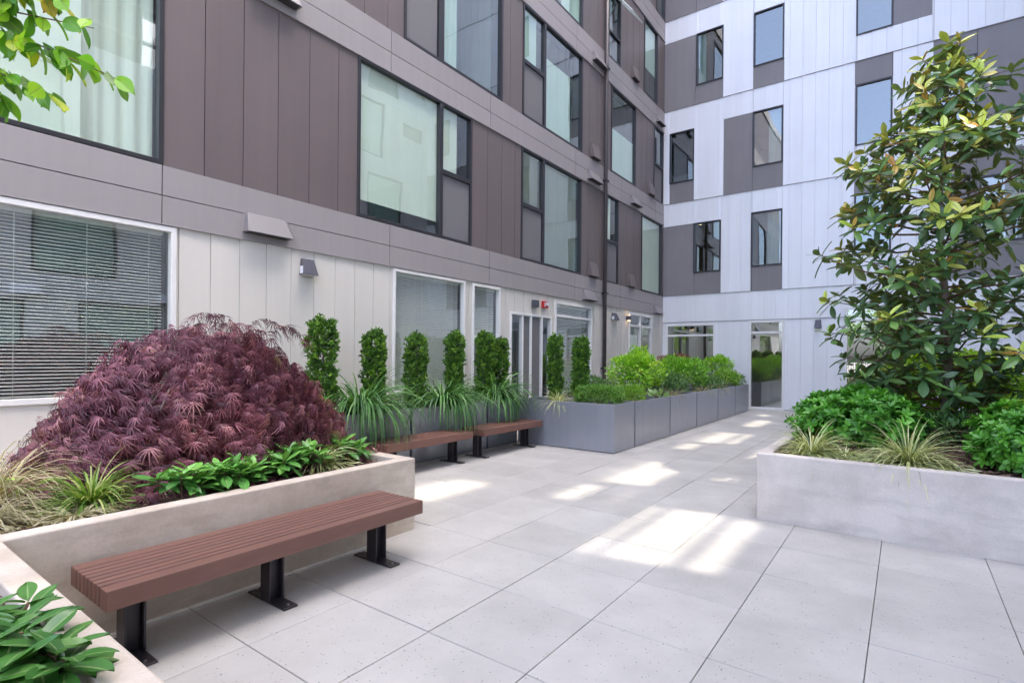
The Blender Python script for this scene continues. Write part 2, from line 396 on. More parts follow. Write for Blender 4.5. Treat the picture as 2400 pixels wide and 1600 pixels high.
def grass(name, c, n, ln, mat, parent=None, w=.006, rad=.06, el=(35, 85), g=1.0, seg=7, clamp=None, az=None):
    """arching blades from a tuft at c"""
    off = np.array(root_loc(parent)) if parent else np.zeros(3)
    a = rng.uniform(0, 2 * math.pi, n) if az is None else R(az[0]) + R(az[1]) * rng.uniform(-1, 1, n)
    r = rad * np.sqrt(rng.random(n)); p = np.stack([c[0] + r * np.cos(a), c[1] + r * np.sin(a), np.full(n, c[2])], 1)
    e = R(el[0]) + (R(el[1]) - R(el[0])) * rng.random(n); L_ = rng.uniform(ln[0], ln[1], n); gg = g * rng.uniform(.6, 1.4, n)
    h = np.stack([np.cos(a), np.sin(a), np.zeros(n)], 1); sd = np.stack([-np.sin(a), np.cos(a), np.zeros(n)], 1)
    tw = rng.uniform(-.5, .5, n); ww = w * rng.uniform(.7, 1.3, n)
    rows = []; q = p.copy()
    for i in range(seg + 1):
        u = i / seg; wd = ww * (1 - u ** 2.2) * (.6 + .4 * min(1, u * 4)) + .0004
        s2 = sd + tw[:, None] * np.array([0, 0, 1.])[None] + .0
        rows.append(np.stack([q - s2 * wd[:, None], q + s2 * wd[:, None]], 1))
        ang = e - gg * 2.0 * u
        ang = np.maximum(ang, R(-86))
        q = q + (L_ / seg)[:, None] * (h * np.cos(ang)[:, None] + np.array([0, 0, 1.])[None] * np.sin(ang)[:, None]) + sd * (tw * .01 * u)[:, None]
    V = np.stack(rows, 1).reshape(n, -1, 3); k = V.shape[1]; V = V.reshape(-1, 3)
    if clamp: V = clamp(V)
    base = (np.arange(n) * k)[:, None]; LV = []
    f = np.concatenate([[2 * i, 2 * i + 1, 2 * i + 3, 2 * i + 2] for i in range(seg)])
    LV = (base + f[None, :]).ravel(); LT = np.full(n * seg, 4)
    rr = np.repeat(rng.random(n), k)
    return raw_mesh(name, V - off, LV, LT, rr, np.zeros(len(V)), mat, parent)
def rim_clamp(x0, x1, y0, y1, zs):
    def f(V):
        ins = (V[:, 0] > x0) & (V[:, 0] < x1) & (V[:, 1] > y0) & (V[:, 1] < y1)
        lim = zs + .01 + .02 * rng.random(len(V)); V[:, 2] = np.where(ins & (V[:, 2] < lim), lim, V[:, 2])
        V[:, 2] = np.maximum(V[:, 2], .012); return V
    return f

# ------------------------------------------------------------------ setting: ground and paving
XL, YB, XR = -6.56, 17.44, 4.5
mb = MB(); mb.box(-400, 400, -400, 400, -.30, -.05); g_ = mb.build('ground', paint('street_ground', (.16, .155, .15), .9, 0, .1, .2, attr=False)); tag(g_, kind='structure')
def paving():
    tv = []; P = []; rnd = []
    DX, DY, X0, Y0 = .6475, .661, -2.736, 2.098
    mb = MB()
    for i in range(-7, 13):
        for j in range(-9, 25):
            x0 = X0 + i * DX; y0 = Y0 + j * DY; x1 = x0 + DX; y1 = y0 + DY
            x0 = max(x0, XL - .02); x1 = min(x1, XR); y1 = min(y1, YB)
            if x1 - x0 < .03 or y1 - y0 < .03: continue
            gx, gy = .0016 + .0009 * random.random(), .0021 + .0011 * random.random()
            dz = random.uniform(-.0012, .0012); z = [dz + random.uniform(-.0012, .0012) for _ in range(4)]
            mb.hexa([(x0 + gx, y0 + gy, -.04), (x1 - gx, y0 + gy, -.04), (x1 - gx, y1 - gy, -.04), (x0 + gx, y1 - gy, -.04),
                     (x0 + gx, y0 + gy, z[0]), (x1 - gx, y0 + gy, z[1]), (x1 - gx, y1 - gy, z[2]), (x0 + gx, y1 - gy, z[3])])
    o = mb.build('paving', M['tile'], bevel=.0022, seg=1); tag(o, kind='structure')
    mb = MB(); mb.box(XL - .2, XR + .2, -5, YB + .2, -.046, -.032); b = mb.build('paving_bed', M['joint']); tag(b, kind='structure')
paving()

# ------------------------------------------------------------------ buildings
def mapL(u, v, w): return (XL + w, u, v)
def mapB(u, v, w): return (u, YB - w, v)
def mapO(u, v, w): return (XR - w, u, v)
def mbox(mb, mp, u0, u1, v0, v1, w0, w1, r=None):
    p = [mp(u, v, w) for (u, v, w) in ((u0, v0, w0), (u1, v0, w0), (u1, v0, w1), (u0, v0, w1), (u0, v1, w0), (u1, v1, w0), (u1, v1, w1), (u0, v1, w1))]
    a, b, c = Vector(p[1]) - Vector(p[0]), Vector(p[3]) - Vector(p[0]), Vector(p[4]) - Vector(p[0])
    if a.cross(b).dot(c) < 0: p = [p[0], p[3], p[2], p[1], p[4], p[7], p[6], p[5]]
    mb.hexa(p, r)
def cells(u0, u1, v0, v1, holes, us=(), vs=()):
    U = {u0, u1}; Vv = {v0, v1}
    U |= {x for x in us if u0 < x < u1}; Vv |= {x for x in vs if v0 < x < v1}
    for a, b, c, d in holes:
        if b <= u0 or a >= u1 or d <= v0 or c >= v1: continue
        U |= {x for x in (a, b) if u0 < x < u1}; Vv |= {x for x in (c, d) if v0 < x < v1}
    U = sorted(U); Vv = sorted(Vv)
    for i in range(len(U) - 1):
        run = None
        for j in range(len(Vv) - 1):
            um, vm = (U[i] + U[i + 1]) / 2, (Vv[j] + Vv[j + 1]) / 2
            ins = any(a < um < b and c < vm < d for a, b, c, d in holes)
            brk = Vv[j] in vs
            if ins or brk:
                if run: yield (U[i], U[i + 1], run[0], run[1]); run = None
            if not ins: run = (run[0], Vv[j + 1]) if run else (Vv[j], Vv[j + 1])
        if run: yield (U[i], U[i + 1], run[0], run[1])
def wall_shell(mp, u0, u1, v0, v1, holes, w0, w1, name, mat, parent):
    mb = MB()
    for a, b, c, d in cells(u0, u1, v0, v1, holes): mbox(mb, mp, a, b, c, d, w0, w1, .5)
    return mb.build(name, mat, parent)
def panels(mp, u0, u1, v0, v1, holes, us, vs, w0, w1, name, mat, parent, gap=.006, tilt=0.0):
    """metal panels between seams; every connected run of panels is one part"""
    us = list(us); vs = list(vs); rs = {}
    cs = list(cells(u0, u1, v0, v1, holes, us, vs)); comp = list(range(len(cs)))
    def find(i):
        while comp[i] != i: i = comp[i]
        return i
    for i, A in enumerate(cs):
        for j in range(i):
            B = cs[j]; du = min(A[1], B[1]) - max(A[0], B[0]); dv = min(A[3], B[3]) - max(A[2], B[2])
            if (du > .01 and abs(dv) < 1e-6) or (dv > .01 and abs(du) < 1e-6): comp[find(i)] = find(j)
    mbs = {}
    for i, (a, b, c, d) in enumerate(cs):
        mb = mbs.setdefault(find(i), MB())
        key = (sum(1 for q in us if q <= a + 1e-6), sum(1 for q in vs if q <= c + 1e-6)); r = rs.setdefault(key, random.random())
        ga = gap / 2 if a in us else 0; gb = gap / 2 if b in us else 0; gc = gap / 2 if c in vs else 0; gd = gap / 2 if d in vs else 0
        mp_ = [mp(u, v, w) for (u, v, w) in ((a + ga, c + gc, w0), (b - gb, c + gc, w0), (b - gb, c + gc, w1 - tilt), (a + ga, c + gc, w1),
             (a + ga, d - gd, w0), (b - gb, d - gd, w0), (b - gb, d - gd, w1 - tilt), (a + ga, d - gd, w1))]
        A, B_, C_ = Vector(mp_[1]) - Vector(mp_[0]), Vector(mp_[3]) - Vector(mp_[0]), Vector(mp_[4]) - Vector(mp_[0])
        if A.cross(B_).dot(C_) < 0: p = mp_; mp_ = [p[0], p[3], p[2], p[1], p[4], p[7], p[6], p[5]]
        mb.hexa(mp_, r)
    for mb in mbs.values(): mb.build(name, mat, parent)
def window(bld, mp, u0, u1, v0, v1, frame='blackf', fw=.045, vb=(), hb=(), glass='glass', proud=.02, screens=(), shades=(), blinds=(), curtains=(), sill=True, depth=-.07, bw=None):
    """frame mesh with pane, screens, shades and blinds as children; vb/hb = mullions (u, v0, v1) / rails (v, u0, u1)"""
    mb = MB(); bw = bw or fw
    mbox(mb, mp, u0, u0 + fw, v0, v1, depth, proud); mbox(mb, mp, u1 - fw, u1, v0, v1, depth, proud)
    mbox(mb, mp, u0 + fw, u1 - fw, v1 - fw, v1, depth, proud); mbox(mb, mp, u0 + fw, u1 - fw, v0, v0 + fw, depth, proud)
    for (u, a, b) in vb: mbox(mb, mp, u - bw / 2, u + bw / 2, max(a, v0 + fw), min(b, v1 - fw), depth, proud - .003)
    for (v, a, b) in hb: mbox(mb, mp, max(a, u0 + fw), min(b, u1 - fw), v - bw / 2, v + bw / 2, depth, proud - .006)
    fr = mb.build('window', M[frame], bld, bevel=.003, seg=1)
    mb = MB(); z = depth + .035
    mb.add([mp(u0 + fw * .6, v0 + fw * .6, z), mp(u1 - fw * .6, v0 + fw * .6, z), mp(u1 - fw * .6, v1 - fw * .6, z), mp(u0 + fw * .6, v1 - fw * .6, z)], [(0, 1, 2, 3)])
    mb.build('pane', M[glass], fr)
    for (a, b, c, d) in screens:
        mb = MB(); mbox(mb, mp, a, b, c, d, z + .008, z + .014); mb.build('insect_screen', M['screen'], fr)
    for (a, b, c, d) in shades:
        mb = MB(); mbox(mb, mp, a, b, c, d, z - .040, z - .037); mbox(mb, mp, a, b, c, c + .03, z - .048, z - .030); mb.build('roller_shade', M['shade'], fr)
    for (a, b, c, d, tl) in blinds:
        mb = MB(); n = int((d - c) / .034)
        for i in range(n):
            v = c + .034 * i + .01; s_, c_ = math.sin(R(tl)) * .0135, math.cos(R(tl)) * .0135
            p = [mp(a, v - s_, z - .09 + c_), mp(b, v - s_, z - .09 + c_), mp(b, v + s_, z - .09 - c_), mp(a, v + s_, z - .09 - c_)]
            mb.add(p, [(0, 1, 2, 3)], .5)
        for q in range(1 + int((b - a) / .55)):
            uu = a + .12 + q * .55
            if uu < b: mbox(mb, mp, uu, uu + .006, c, d, z - .074, z - .073)
        mbox(mb, mp, a, b, d - .03, d + .01, z - .12, z - .06)
        mb.build('venetian_blind', M['slat'], fr)
    for (a, b, c, d, mt) in curtains:
        mb = MB(); n = max(8, int((b - a) / .03)); vs = []
        for i in range(n + 1):
            uu = a + (b - a) * i / n; ww = z - .16 + .022 * math.sin(i * 1.15) + .008 * math.sin(i * .37)
            vs += [mp(uu, c, ww), mp(uu, d, ww)]
        mb.add(vs, [(2 * i, 2 * i + 2, 2 * i + 3, 2 * i + 1) for i in range(n)])
        mb.build('curtain', M[mt], fr, smooth=True)
    return fr
def hood(bld, mp, uc, v0, w=.56, h=.26, d=.16, mat='hood', top=.80):
    mb = MB(); a, b = uc - w / 2, uc + w / 2; k = w * (1 - top) / 2
    p = [mp(a, v0, .002), mp(b, v0, .002), mp(b, v0, d), mp(a, v0, d), mp(a + .0, v0 + h, .002), mp(b - .0, v0 + h, .002), mp(b - k, v0 + h, .035), mp(a + k, v0 + h, .035)]
    A, B_, C_ = Vector(p[1]) - Vector(p[0]), Vector(p[3]) - Vector(p[0]), Vector(p[4]) - Vector(p[0])
    if A.cross(B_).dot(C_) < 0: p = [p[0], p[3], p[2], p[1], p[4], p[7], p[6], p[5]]
    mb.hexa(p, .5); o = mb.build('vent_hood', M[mat], bld, bevel=.004)
    mb = MB(); mbox(mb, mp, a + .03, b - .03, v0 - .006, v0 - .0015, .02, d - .02, .5); mb.build('grille', M['joint'], o)
    return o

Z0, Z1, Z2, Z3, Z4, Z5, Z6, Z7 = 2.92, 3.56, 5.95, 6.61, 9.01, 9.69, 12.05, 12.70
# ---- left wing: brown upper storeys over a pale ground floor
LWg = empty('apartment_wing', (XL, 8, 0))
tag(LWg, 'long apartment wing with brown metal panels, grey bands and a pale ground floor', 'building', 'wings of the apartment building')
UA, UE = -3.0, YB
gw = [(-.6, 2.60, 1.02, 2.90), (5.74, 7.46, .90, 2.89), (7.67, 8.53, .90, 2.885), (8.86, 10.46, .06, 2.44), (10.61, 12.42, .3, 2.81), (14.74, 16.51, .06, 2.85)]
F1 = [(-.6, 2.46, 3.565, 5.95), (5.03, 7.62, 3.565, 5.95), (9.22, 11.82, 3.565, 5.95), (13.22, 13.96, 3.565, 5.95), (15.60, 17.30, 3.565, 5.95)]
F2 = [(5.92, 8.54, 6.615, 9.005), (9.24, 11.84, 6.615, 9.005), (13.45, 15.12, 6.615, 9.005), (16.56, 17.36, 6.615, 9.005), (1.2, 3.2, 6.615, 9.005)]
F3 = [(9.24, 11.82, 9.695, 12.045), (13.24, 14.02, 9.695, 12.045), (15.70, 16.81, 9.695, 12.045), (5.9, 8.5, 9.695, 12.045)]
F4 = [(16.66, 17.4, 12.705, 14.9), (9.24, 11.82, 12.705, 14.9), (13.3, 15, 12.705, 14.9)]
HL = gw + F1 + F2 + F3 + F4
wall_shell(mapL, UA, UE, 0, 15.6, HL, -.30, -.035, 'wall', M['joint'], LWg)
seams_g = [2.63, 2.97, 3.31, 3.65, 3.99, 4.33, 4.67, 5.01, 5.35, 5.68, 7.56, 8.70, 9.02, 9.35, 9.68, 10.0, 10.3, 10.54, 12.55, 12.9, 13.25, 13.58, 13.9, 14.22, 14.5, 16.75, 17.1]
panels(mapL, UA, UE, .02, Z0 - .006, gw, seams_g, (), -.035, 0, 'ground_panelling', M['beige'], LWg, gap=.006, tilt=.005)
sd = [.19 + .45 * i for i in range(40)]
seams_1 = [2.89, 3.34, 3.79, 4.24, 4.70, 8.09, 8.55, 9.0, 12.17, 12.62, 14.0, 14.49, 15.03, 15.5]
for (za, zb, hs, sm) in ((Z1, Z2, F1, seams_1), (Z3, Z4, F2, [q for q in sd if q < 5.9 and abs(q - 1) > .3] + [8.8, 12.2, 12.65, 13.2, 15.55, 16.0, 16.4]), (Z5, Z6, F3, [q for q in sd if q < 5.6] + [12.2, 12.65, 13.1, 14.45, 14.9, 15.35, 17.1]), (Z7, 15.3, F4, sd)):
    panels(mapL, UA, UE, za + .006, zb - .006, hs, sm, (), -.035, 0, 'brown_panelling', M['dark'], LWg, gap=.009)
bs = [-.8, 2.45, 5.65, 8.15, 11.5, 14.1, 16.7]
for (za, zb) in ((Z0, Z1), (Z2, Z3), (Z4, Z5), (Z6, Z7)):
    panels(mapL, UA, UE, za + .002, zb - .002, (), bs, [za + .31], -.035, .018, 'spandrel_band', M['band'], LWg, gap=.010)
    mb = MB(); mbox(mb, mapL, UA, UE, za - .010, za + .002, -.03, .028, .5); mb.build('flashing', M['band'], LWg)
mb = MB(); mbox(mb, mapL, UA, UE, 15.3, 15.75, -.4, .05, .5); mb.build('parapet', M['band'], LWg)
mb = MB()
for z in (3.1, 6.15, 9.2, 12.2, 15.3): mb.box(XL - 9, XL - .31, UA, UE + 5, z, z + .25, .5)
mb.box(XL - 9.2, XL - 9, UA, UE + 5, 0, 15.5, .5); mb.box(XL - 9, XL - .31, UA - .2, UA, 0, 15.5, .5)
for y in (4.2, 8.65, 12.6): mb.box(XL - 5, XL - .31, y, y + .15, 0, 15.3, .5)
mb.box(XL - 4.2, XL - 4.0, UA, UE, 0, 15.3, .5); mb.box(XL - 9, XL - .31, UA, UE, -.04, .0, .5)
mb.build('interior_wall', M['interior'], LWg)
# windows, ground floor (white frames)
window(LWg, mapL, *gw[0], frame='whitef', fw=.055, blinds=[(-.5, 2.50, 1.08, 2.84, 30)])
window(LWg, mapL, *gw[1], frame='whitef', fw=.045, blinds=[(5.8, 7.40, .95, 2.84, 62)])
window(LWg, mapL, *gw[2], frame='whitef', fw=.05, hb=[(1.87, 7.67, 8.53)], blinds=[(7.73, 8.47, 1.9, 2.82, 68)], screens=[(7.73, 8.47, .96, 1.84)])
dr = window(LWg, mapL, *gw[3], frame='whitef', fw=.055, bw=.05, vb=[(9.31, .1, 2.4), (9.63, .1, 2.4), (10.06, .1, 2.4)], curtains=[(9.0, 10.4, .1, 2.36, 'darkcurtain')], screens=[(9.36, 10.0, .14, 2.36)]); dr.name = 'sliding_door'
window(LWg, mapL, *gw[4], frame='whitef', fw=.06, hb=[(2.48, 10.6, 12.45)], blinds=[(10.7, 12.34, .4, 2.42, 52), (10.7, 12.34, 2.52, 2.74, 52)])
window(LWg, mapL, *gw[5], frame='whitef', fw=.07, hb=[(2.47, 14.7, 16.6)], vb=[(15.58, .1, 2.8)], shades=[(14.82, 15.5, .2, 2.2)])
# first upper storey (black frames); full white shades stand in for sunlit reflections
window(LWg, mapL, *F1[0], glass='glass_mint', fw=.05, shades=[(-.55, 1.75, 3.61, 5.91)], curtains=[(1.7, 2.42, 3.62, 5.9, 'curtain')])
window(LWg, mapL, *F1[1], vb=[(6.80, 3, 6)], hb=[(4.74, 6.8, 7.62)], bw=.085, glass='glass_mint', fw=.05, screens=[(6.85, 7.57, 3.62, 4.70)], shades=[(5.07, 6.77, 3.85, 5.91), (6.83, 7.28, 4.77, 5.91)])
window(LWg, mapL, *F1[2], vb=[(10.08, 3, 6)], hb=[(4.74, 9.2, 10.08)], bw=.085, glass='glass_mint', fw=.05, screens=[(9.27, 10.03, 3.62, 4.70)], blinds=[(9.28, 10.03, 4.80, 5.9, -50), (10.13, 11.76, 3.62, 5.9, -66)])
window(LWg, mapL, *F1[3], hb=[(4.70, 13.2, 13.96)], bw=.07, glass='glass_mint', fw=.045, screens=[(13.27, 13.91, 3.61, 4.66)], shades=[(13.3, 13.6, 4.75, 5.9)])
window(LWg, mapL, *F1[4], glass='glass_mint', fw=.05, shades=[(15.64, 17.27, 3.6, 5.91)])
window(LWg, mapL, *F2[0], vb=[(6.78, 6, 9.1)], bw=.13, fw=.05, glass='glass_up', screens=[(5.97, 6.70, 6.67, 8.95)], curtains=[(6.9, 7.4, 6.68, 8.95, 'curtain')])
window(LWg, mapL, *F2[1], vb=[(10.10, 6, 9.1)], hb=[(7.79, 9.2, 10.1)], bw=.085, fw=.05, glass='glass_up', screens=[(9.30, 10.05, 6.66, 7.75)], shades=[(9.28, 9.85, 7.8, 8.98), (10.13, 11.35, 6.66, 8.3)])
window(LWg, mapL, *F2[2], fw=.05, glass='glass_up', shades=[(13.49, 15.08, 6.66, 7.9)])
window(LWg, mapL, *F2[3], hb=[(7.79, 16.5, 17.4)], fw=.045, bw=.07, glass='glass_up', screens=[(16.61, 17.31, 6.66, 7.75)])
window(LWg, mapL, *F2[4], fw=.05, glass='glass_up')
window(LWg, mapL, *F3[0], fw=.05, glass='glass_up', shades=[(10.9, 11.78, 9.74, 12)])
aw = window(LWg, mapL, *F3[1], hb=[(10.43, 13.2, 14.1), (11.55, 13.2, 14.1)], fw=.045, bw=.06, glass='glass_up')
mb = MB()    # the open awning sash, hinged at the top rail
for (a, b, c, d) in ((13.29, 13.97, 0, .05), (13.29, 13.97, .97, 1.02), (13.29, 13.34, .05, .97), (13.92, 13.97, .05, .97)):
    p = []
    for (u, s) in ((a, c), (b, c), (b, d), (a, d)):
        p.append((u, s))
    q = []
    for dz in (0, .035):
        for (u, s) in p: q.append((XL + .03 + s * math.sin(R(38)) + dz * math.cos(R(38)), u, 11.50 - s * math.cos(R(38)) + dz * math.sin(R(38))))
    mb.hexa([q[0], q[1], q[2], q[3], q[4], q[5], q[6], q[7]])
sash = mb.build('open_sash', M['whitef'], aw)
mb = MB(); mb.add([(XL + .045 + s * math.sin(R(38)), u, 11.51 - s * math.cos(R(38))) for u, s in ((13.33, .04), (13.93, .04), (13.93, .98), (13.33, .98))], [(0, 1, 2, 3)]); mb.build('pane', M['glass_up'], aw)
window(LWg, mapL, *F3[2], fw=.05, glass='glass_up', shades=[(15.76, 16.76, 10.6, 12)])
window(LWg, mapL, *F3[3], fw=.05, glass='glass_up')
for w_ in F4: window(LWg, mapL, *w_, fw=.05, glass='glass_up')
hood(LWg, mapL, 3.63, 3.00, w=.60, h=.25); hood(LWg, mapL, 12.19, 2.96, w=.62, h=.25); hood(LWg, mapL, 16.86, 2.95, w=.55, h=.26)
hood(LWg, mapL, 3.73, 6.06, w=.6, h=.25); hood(LWg, mapL, 12.42, 6.04, w=.66, h=.25); hood(LWg, mapL, 15.05, 6.04, w=.64, h=.25)
hood(LWg, mapL, 12.63, 9.15, w=.66, h=.25); hood(LWg, mapL, 16.95, 9.13, w=.56, h=.25)
for (u, v) in ((12.44, 3.60), (14.82, 3.60), (12.50, 6.66), (16.28, 6.66), (15.0, 9.76)): hood(LWg, mapL, u, v, w=.42, h=.36, d=.11, mat='dark', top=.92)
mb = MB(); mb.tube([(XL + .075, 13.02, .02), (XL + .075, 13.02, 15.4)], .052, 14)
dp = mb.build('downpipe', M['pipe'], LWg, smooth=True)
mb = MB()
for z in (1.2, 3.2, 6.2, 9.2): mb.box(XL + .0, XL + .145, 12.945, 13.095, z, z + .04)
mb.build('pipe_clamp', M['steel'], dp)

# ---- back wing: white metal with grey panels
BWg = empty('apartment_wing', (0, YB, 0))
tag(BWg, 'white metal apartment wing with scattered grey panels, closing the far end', 'building', 'wings of the apartment building')
bwin = {'g1': (-6.44, -4.84, .75, 2.62), 'g2': (-3.84, -2.86, .0, 2.66), 'g3': (-1.36, .50, .75, 2.95)}
up = [(-5.50, -4.66, 10.30, 11.97), (-3.78, -2.94, 10.36, 12.0), (-1.15, -.32, 10.39, 12.6), (-6.36, -5.55, 7.27, 8.94), (-3.79, -2.95, 7.32, 9.0), (-1.15, -.32, 7.37, 9.05), (.55, 1.39, 7.47, 9.10),
      (1.45, 2.27, 4.40, 6.04), (-5.55, -4.70, 4.26, 5.87), (-3.81, -2.95, 4.30, 5.95), (-1.16, -.33, 4.40, 6.05), (-3.8, -2.95, 13.4, 15), (-5.5, -4.7, 13.4, 15), (-1.1, -.3, 13.4, 15), (3.2, 4.0, 7.4, 9.0), (3.2, 4.0, 10.4, 12.0)]
HB = list(bwin.values()) + up
wall_shell(mapB, -6.9, 4.8, 0, 34, HB, -.3, -.04, 'wall', M['joint'], BWg)  # height above the visible storeys is added to block the sun
grey = [(XL, -4.66, Z5, 11.97), (-3.79, -2.93, Z5, 10.40), (-.32, .50, 10.38, 12.6), (-6.36, -5.55, Z3, 7.30), (-4.64, -2.94, Z3, 9.0), (-1.17, -.31, 9.05, Z5), (.53, 4.5, 7.44, Z5),
        (XL, -4.69, Z1, 5.87), (-3.82, -2.94, Z1, 4.33), (-1.17, -.32, 6.05, Z3), (.9, 3.2, 3.56, Z3), (XL, -4.7, Z7, 14.5), (-3.8, -2.94, Z7, 13.4)]
zs = [Z0 - .24, Z1 + .0, Z3, Z5, Z7, 15.7, 18.7]
us = [-6.43 + .332 * i for i in range(46)]
for k, (za, zb) in enumerate(zip([0.01] + zs, zs + [34])):
    panels(mapB, XL, 4.8, za + .004, zb - .004, HB + grey, us, (), -.04, 0 if k else -.006, 'white_panelling', M['white_metal'], BWg, gap=.004, tilt=.012)
for (a, b, c, d) in grey:
    panels(mapB, a + .004, b - .004, c + .004, d - .004, HB, [-5.52, -3.79, 1.39, -.32], (), -.04, -.010, 'grey_panelling', M['greyp'], BWg, gap=.010)
mb = MB()
for z in zs: mbox(mb, mapB, XL, 4.8, z - .004, z + .010, -.035, .012, .5)
mb.build('flashing', M['greyp'], BWg)
mb = MB()
mbox(mb, mapB, XL, 4.8, 34, 34.4, -.4, .04, .5); mb.build('parapet', M['white_metal'], BWg)
mb = MB(); Y9 = YB + 12
mb.box(-16, 4.8, Y9, Y9 + .3, 0, 33.9, .5); mb.box(-16, 4.8, YB + .31, Y9, 25.0, 33.9, .5); mb.box(4.5, 4.8, YB + .31, Y9, 0, 33.5, .5); mb.box(-16, -15.7, YB + .31, Y9, 0, 33.5, .5)  # includes an unseen solid upper mass added against the sun
for z in (3.1, 6.15, 9.2, 12.2, 15.3): mb.box(-6.9, 4.49, YB + .31, Y9, z, z + .25, .5)
mb.box(-6.9, 4.49, YB + 4, YB + 4.2, 0, 33.5, .5); mb.box(-6.9, 4.49, YB + .31, Y9, -.04, 0, .5)
for x in (-4.45, -2.2, .2, 2.4): mb.box(x, x + .12, YB + .31, YB + 4, 2.9, 33.5, .5)
mb.build('interior_wall', M['interior'], BWg)
window(BWg, mapB, *bwin['g1'], frame='whitef', fw=.06, hb=[(2.25, -6.5, -4.8)], glass='glass_door')
d2 = window(BWg, mapB, *bwin['g2'], frame='whitef', fw=.065, hb=[(2.30, -3.9, -2.8)], glass='glass_door', proud=.03); d2.name = 'glass_door'
window(BWg, mapB, *bwin['g3'], frame='whitef', fw=.06, hb=[(2.59, -1.4, .6)], glass='glass_door')
for i, q in enumerate(up):
    kw = {}
    if i == 0: kw = dict(shades=[(q[0] + .05, q[0] + .3, q[2] + .05, q[3] - .05)])
    if i in (4, 9): kw = dict(curtains=[(q[0] + .42, q[1] - .08, q[2] + .06, q[3] - .06, 'curtain')])
    window(BWg, mapB, *q, fw=.04, glass='glass_sky', **kw)
# warm ceiling lamps seen through panes
def ceil_light(x, y, z, lab):
    t = empty('ceiling_light', (x, y, z)); tag(t, lab, 'ceiling light', 'round ceiling lights inside the far wing')
    mb = MB(); mb.cyl((x, y), .16, z, z + .03, 24); mb.build('rim', M['whitef'], t)
    m_ = bpy.data.materials.get('lamp_glow')
    if not m_:
        m_, tt, b, o = new_mat('lamp_glow'); b.inputs['Emission Color'].default_value = (1, .72, .42, 1); b.inputs['Emission Strength'].default_value = 2.2
    mb = MB(); mb.cyl((x, y), .13, z - .02, z, 24); mb.build('diffuser', m_, t)
ceil_light(-5.62, YB + 1.0, 12.14, 'round lit ceiling light behind the top left window of the white wing')
ceil_light(-5.68, YB + 1.0, 6.09, 'round lit ceiling light behind the window just above the glass door row')
ceil_light(-5.55, YB + .8, 2.96, 'lit ceiling light behind the wide ground window by the corner')
ceil_light(-3.9, YB + .9, 2.96, 'lit ceiling light seen above the glass door')

# ---- opposite wing, across the courtyard; bays are added openings, cut to cast the sun patches
OWg = empty('apartment_wing', (XR, 8, 0))
tag(OWg, 'apartment wing facing the brown one across the courtyard, with added openings for sun patches', 'building', 'wings of the apartment building')
def bay(x0, x1, uu0, uu1, z=0.0, X=XR):      # added opening in the plane X whose sun patch covers x0..x1 and u0..u1 (u = y - .189 x) at height z
    k = SY / SX
    return (uu0 + k * X, uu1 + k * X, z + (X - x1) / SX * TAN, z + (X - x0) / SX * TAN)
spots = [(-3.42, -2.42, 6.48, 8.15), (-3.40, -2.83, 5.50, 6.28), (-2.76, -2.42, 5.60, 6.25), (-2.34, -1.06, 4.05, 5.68), (-2.29, -1.58, 7.12, 7.80), (-3.47, -2.85, 9.43, 10.15),
        (-3.50, -2.41, 10.35, 12.0), (-3.32, -2.58, 13.25, 14.8), (-3.46, -2.92, 15.84, 16.45), (-2.22, -1.93, 10.5, 11.28), (-2.2, -1.74, 8.77, 10.2), (-2.14, -1.78, 15.08, 16.32),
        (-4.9, -3.95, 4.70, 5.80), (-3.02, -2.66, 1.02, 1.18, .62), (-2.12, -1.80, 1.5, 2.10), (-4.35, -3.85, 2.3, 3.0, 1.0), (-5.0, -4.3, 1.4, 1.95, .7),
        (-.3, .8, 7.7, 8.8, 4.6), (-.9, .1, 7.6, 8.3, 3.2), (-1.2, -.75, 5.55, 6.0, .7), (.7, 1.7, 5.7, 6.3, .8), (.4, 2.2, 9.8, 12.0, .8)]
bays = [bay(*q) for q in spots]; X2 = XR + 3.0
bays2 = [bay(*q, X=X2) if len(q) == 5 else bay(*q, 0.0, X2) for q in spots]
bays2 = [(a - .03, b + .03, c - .04, d + .04) for a, b, c, d in bays2]
def clash(q): return any(not (q[1] < a - .1 or q[0] > b + .1 or q[3] < c - .1 or q[2] > d + .1) for a, b, c, d in bays)
ow = []
for s, (za, zb) in enumerate(((.9, 2.88), (3.58, 5.92), (6.64, 8.98), (9.72, 12.02), (12.75, 15.0), (15.8, 18.0))):
    u = -4.0 + (s * 1.9) % 3.1
    while u < 15.2:
        q = (u, u + (1.8 if (s + int(u)) % 3 else 1.0), za, zb)
        if not clash(q): ow.append(q)
        u += 2.9
HO = ow + bays
def mapO2(u, v, w): return (X2 - w, u, v)
for (ua, ub, zt) in ((-6, 9, 29.0), (9, YB, 34.0)):  # unseen extra height, added to keep the sun off the brown wing
    wall_shell(mapO, ua, ub, 0, zt, HO, -.3, -.035, 'wall', M['joint'], OWg)
wall_shell(mapO2, -7, 9.5, 0, 35, bays2, -.2, 0, 'sun_mask_wall', M['cream'], OWg)  # added second wall, pierced along the sun direction and hiding the sky
wall_shell(mapO2, 9.5, 24, 0, 40.0, bays2, -.2, 0, 'sun_mask_wall', M['cream'], OWg)
so_ = [-5.9 + .45 * i for i in range(60)]
panels(mapO, -6, YB, .02, Z0 - .006, HO, so_, (), -.035, 0, 'ground_panelling', M['cream'], OWg)  # pale all over to brighten bounce and reflections, as a sunlit facade would
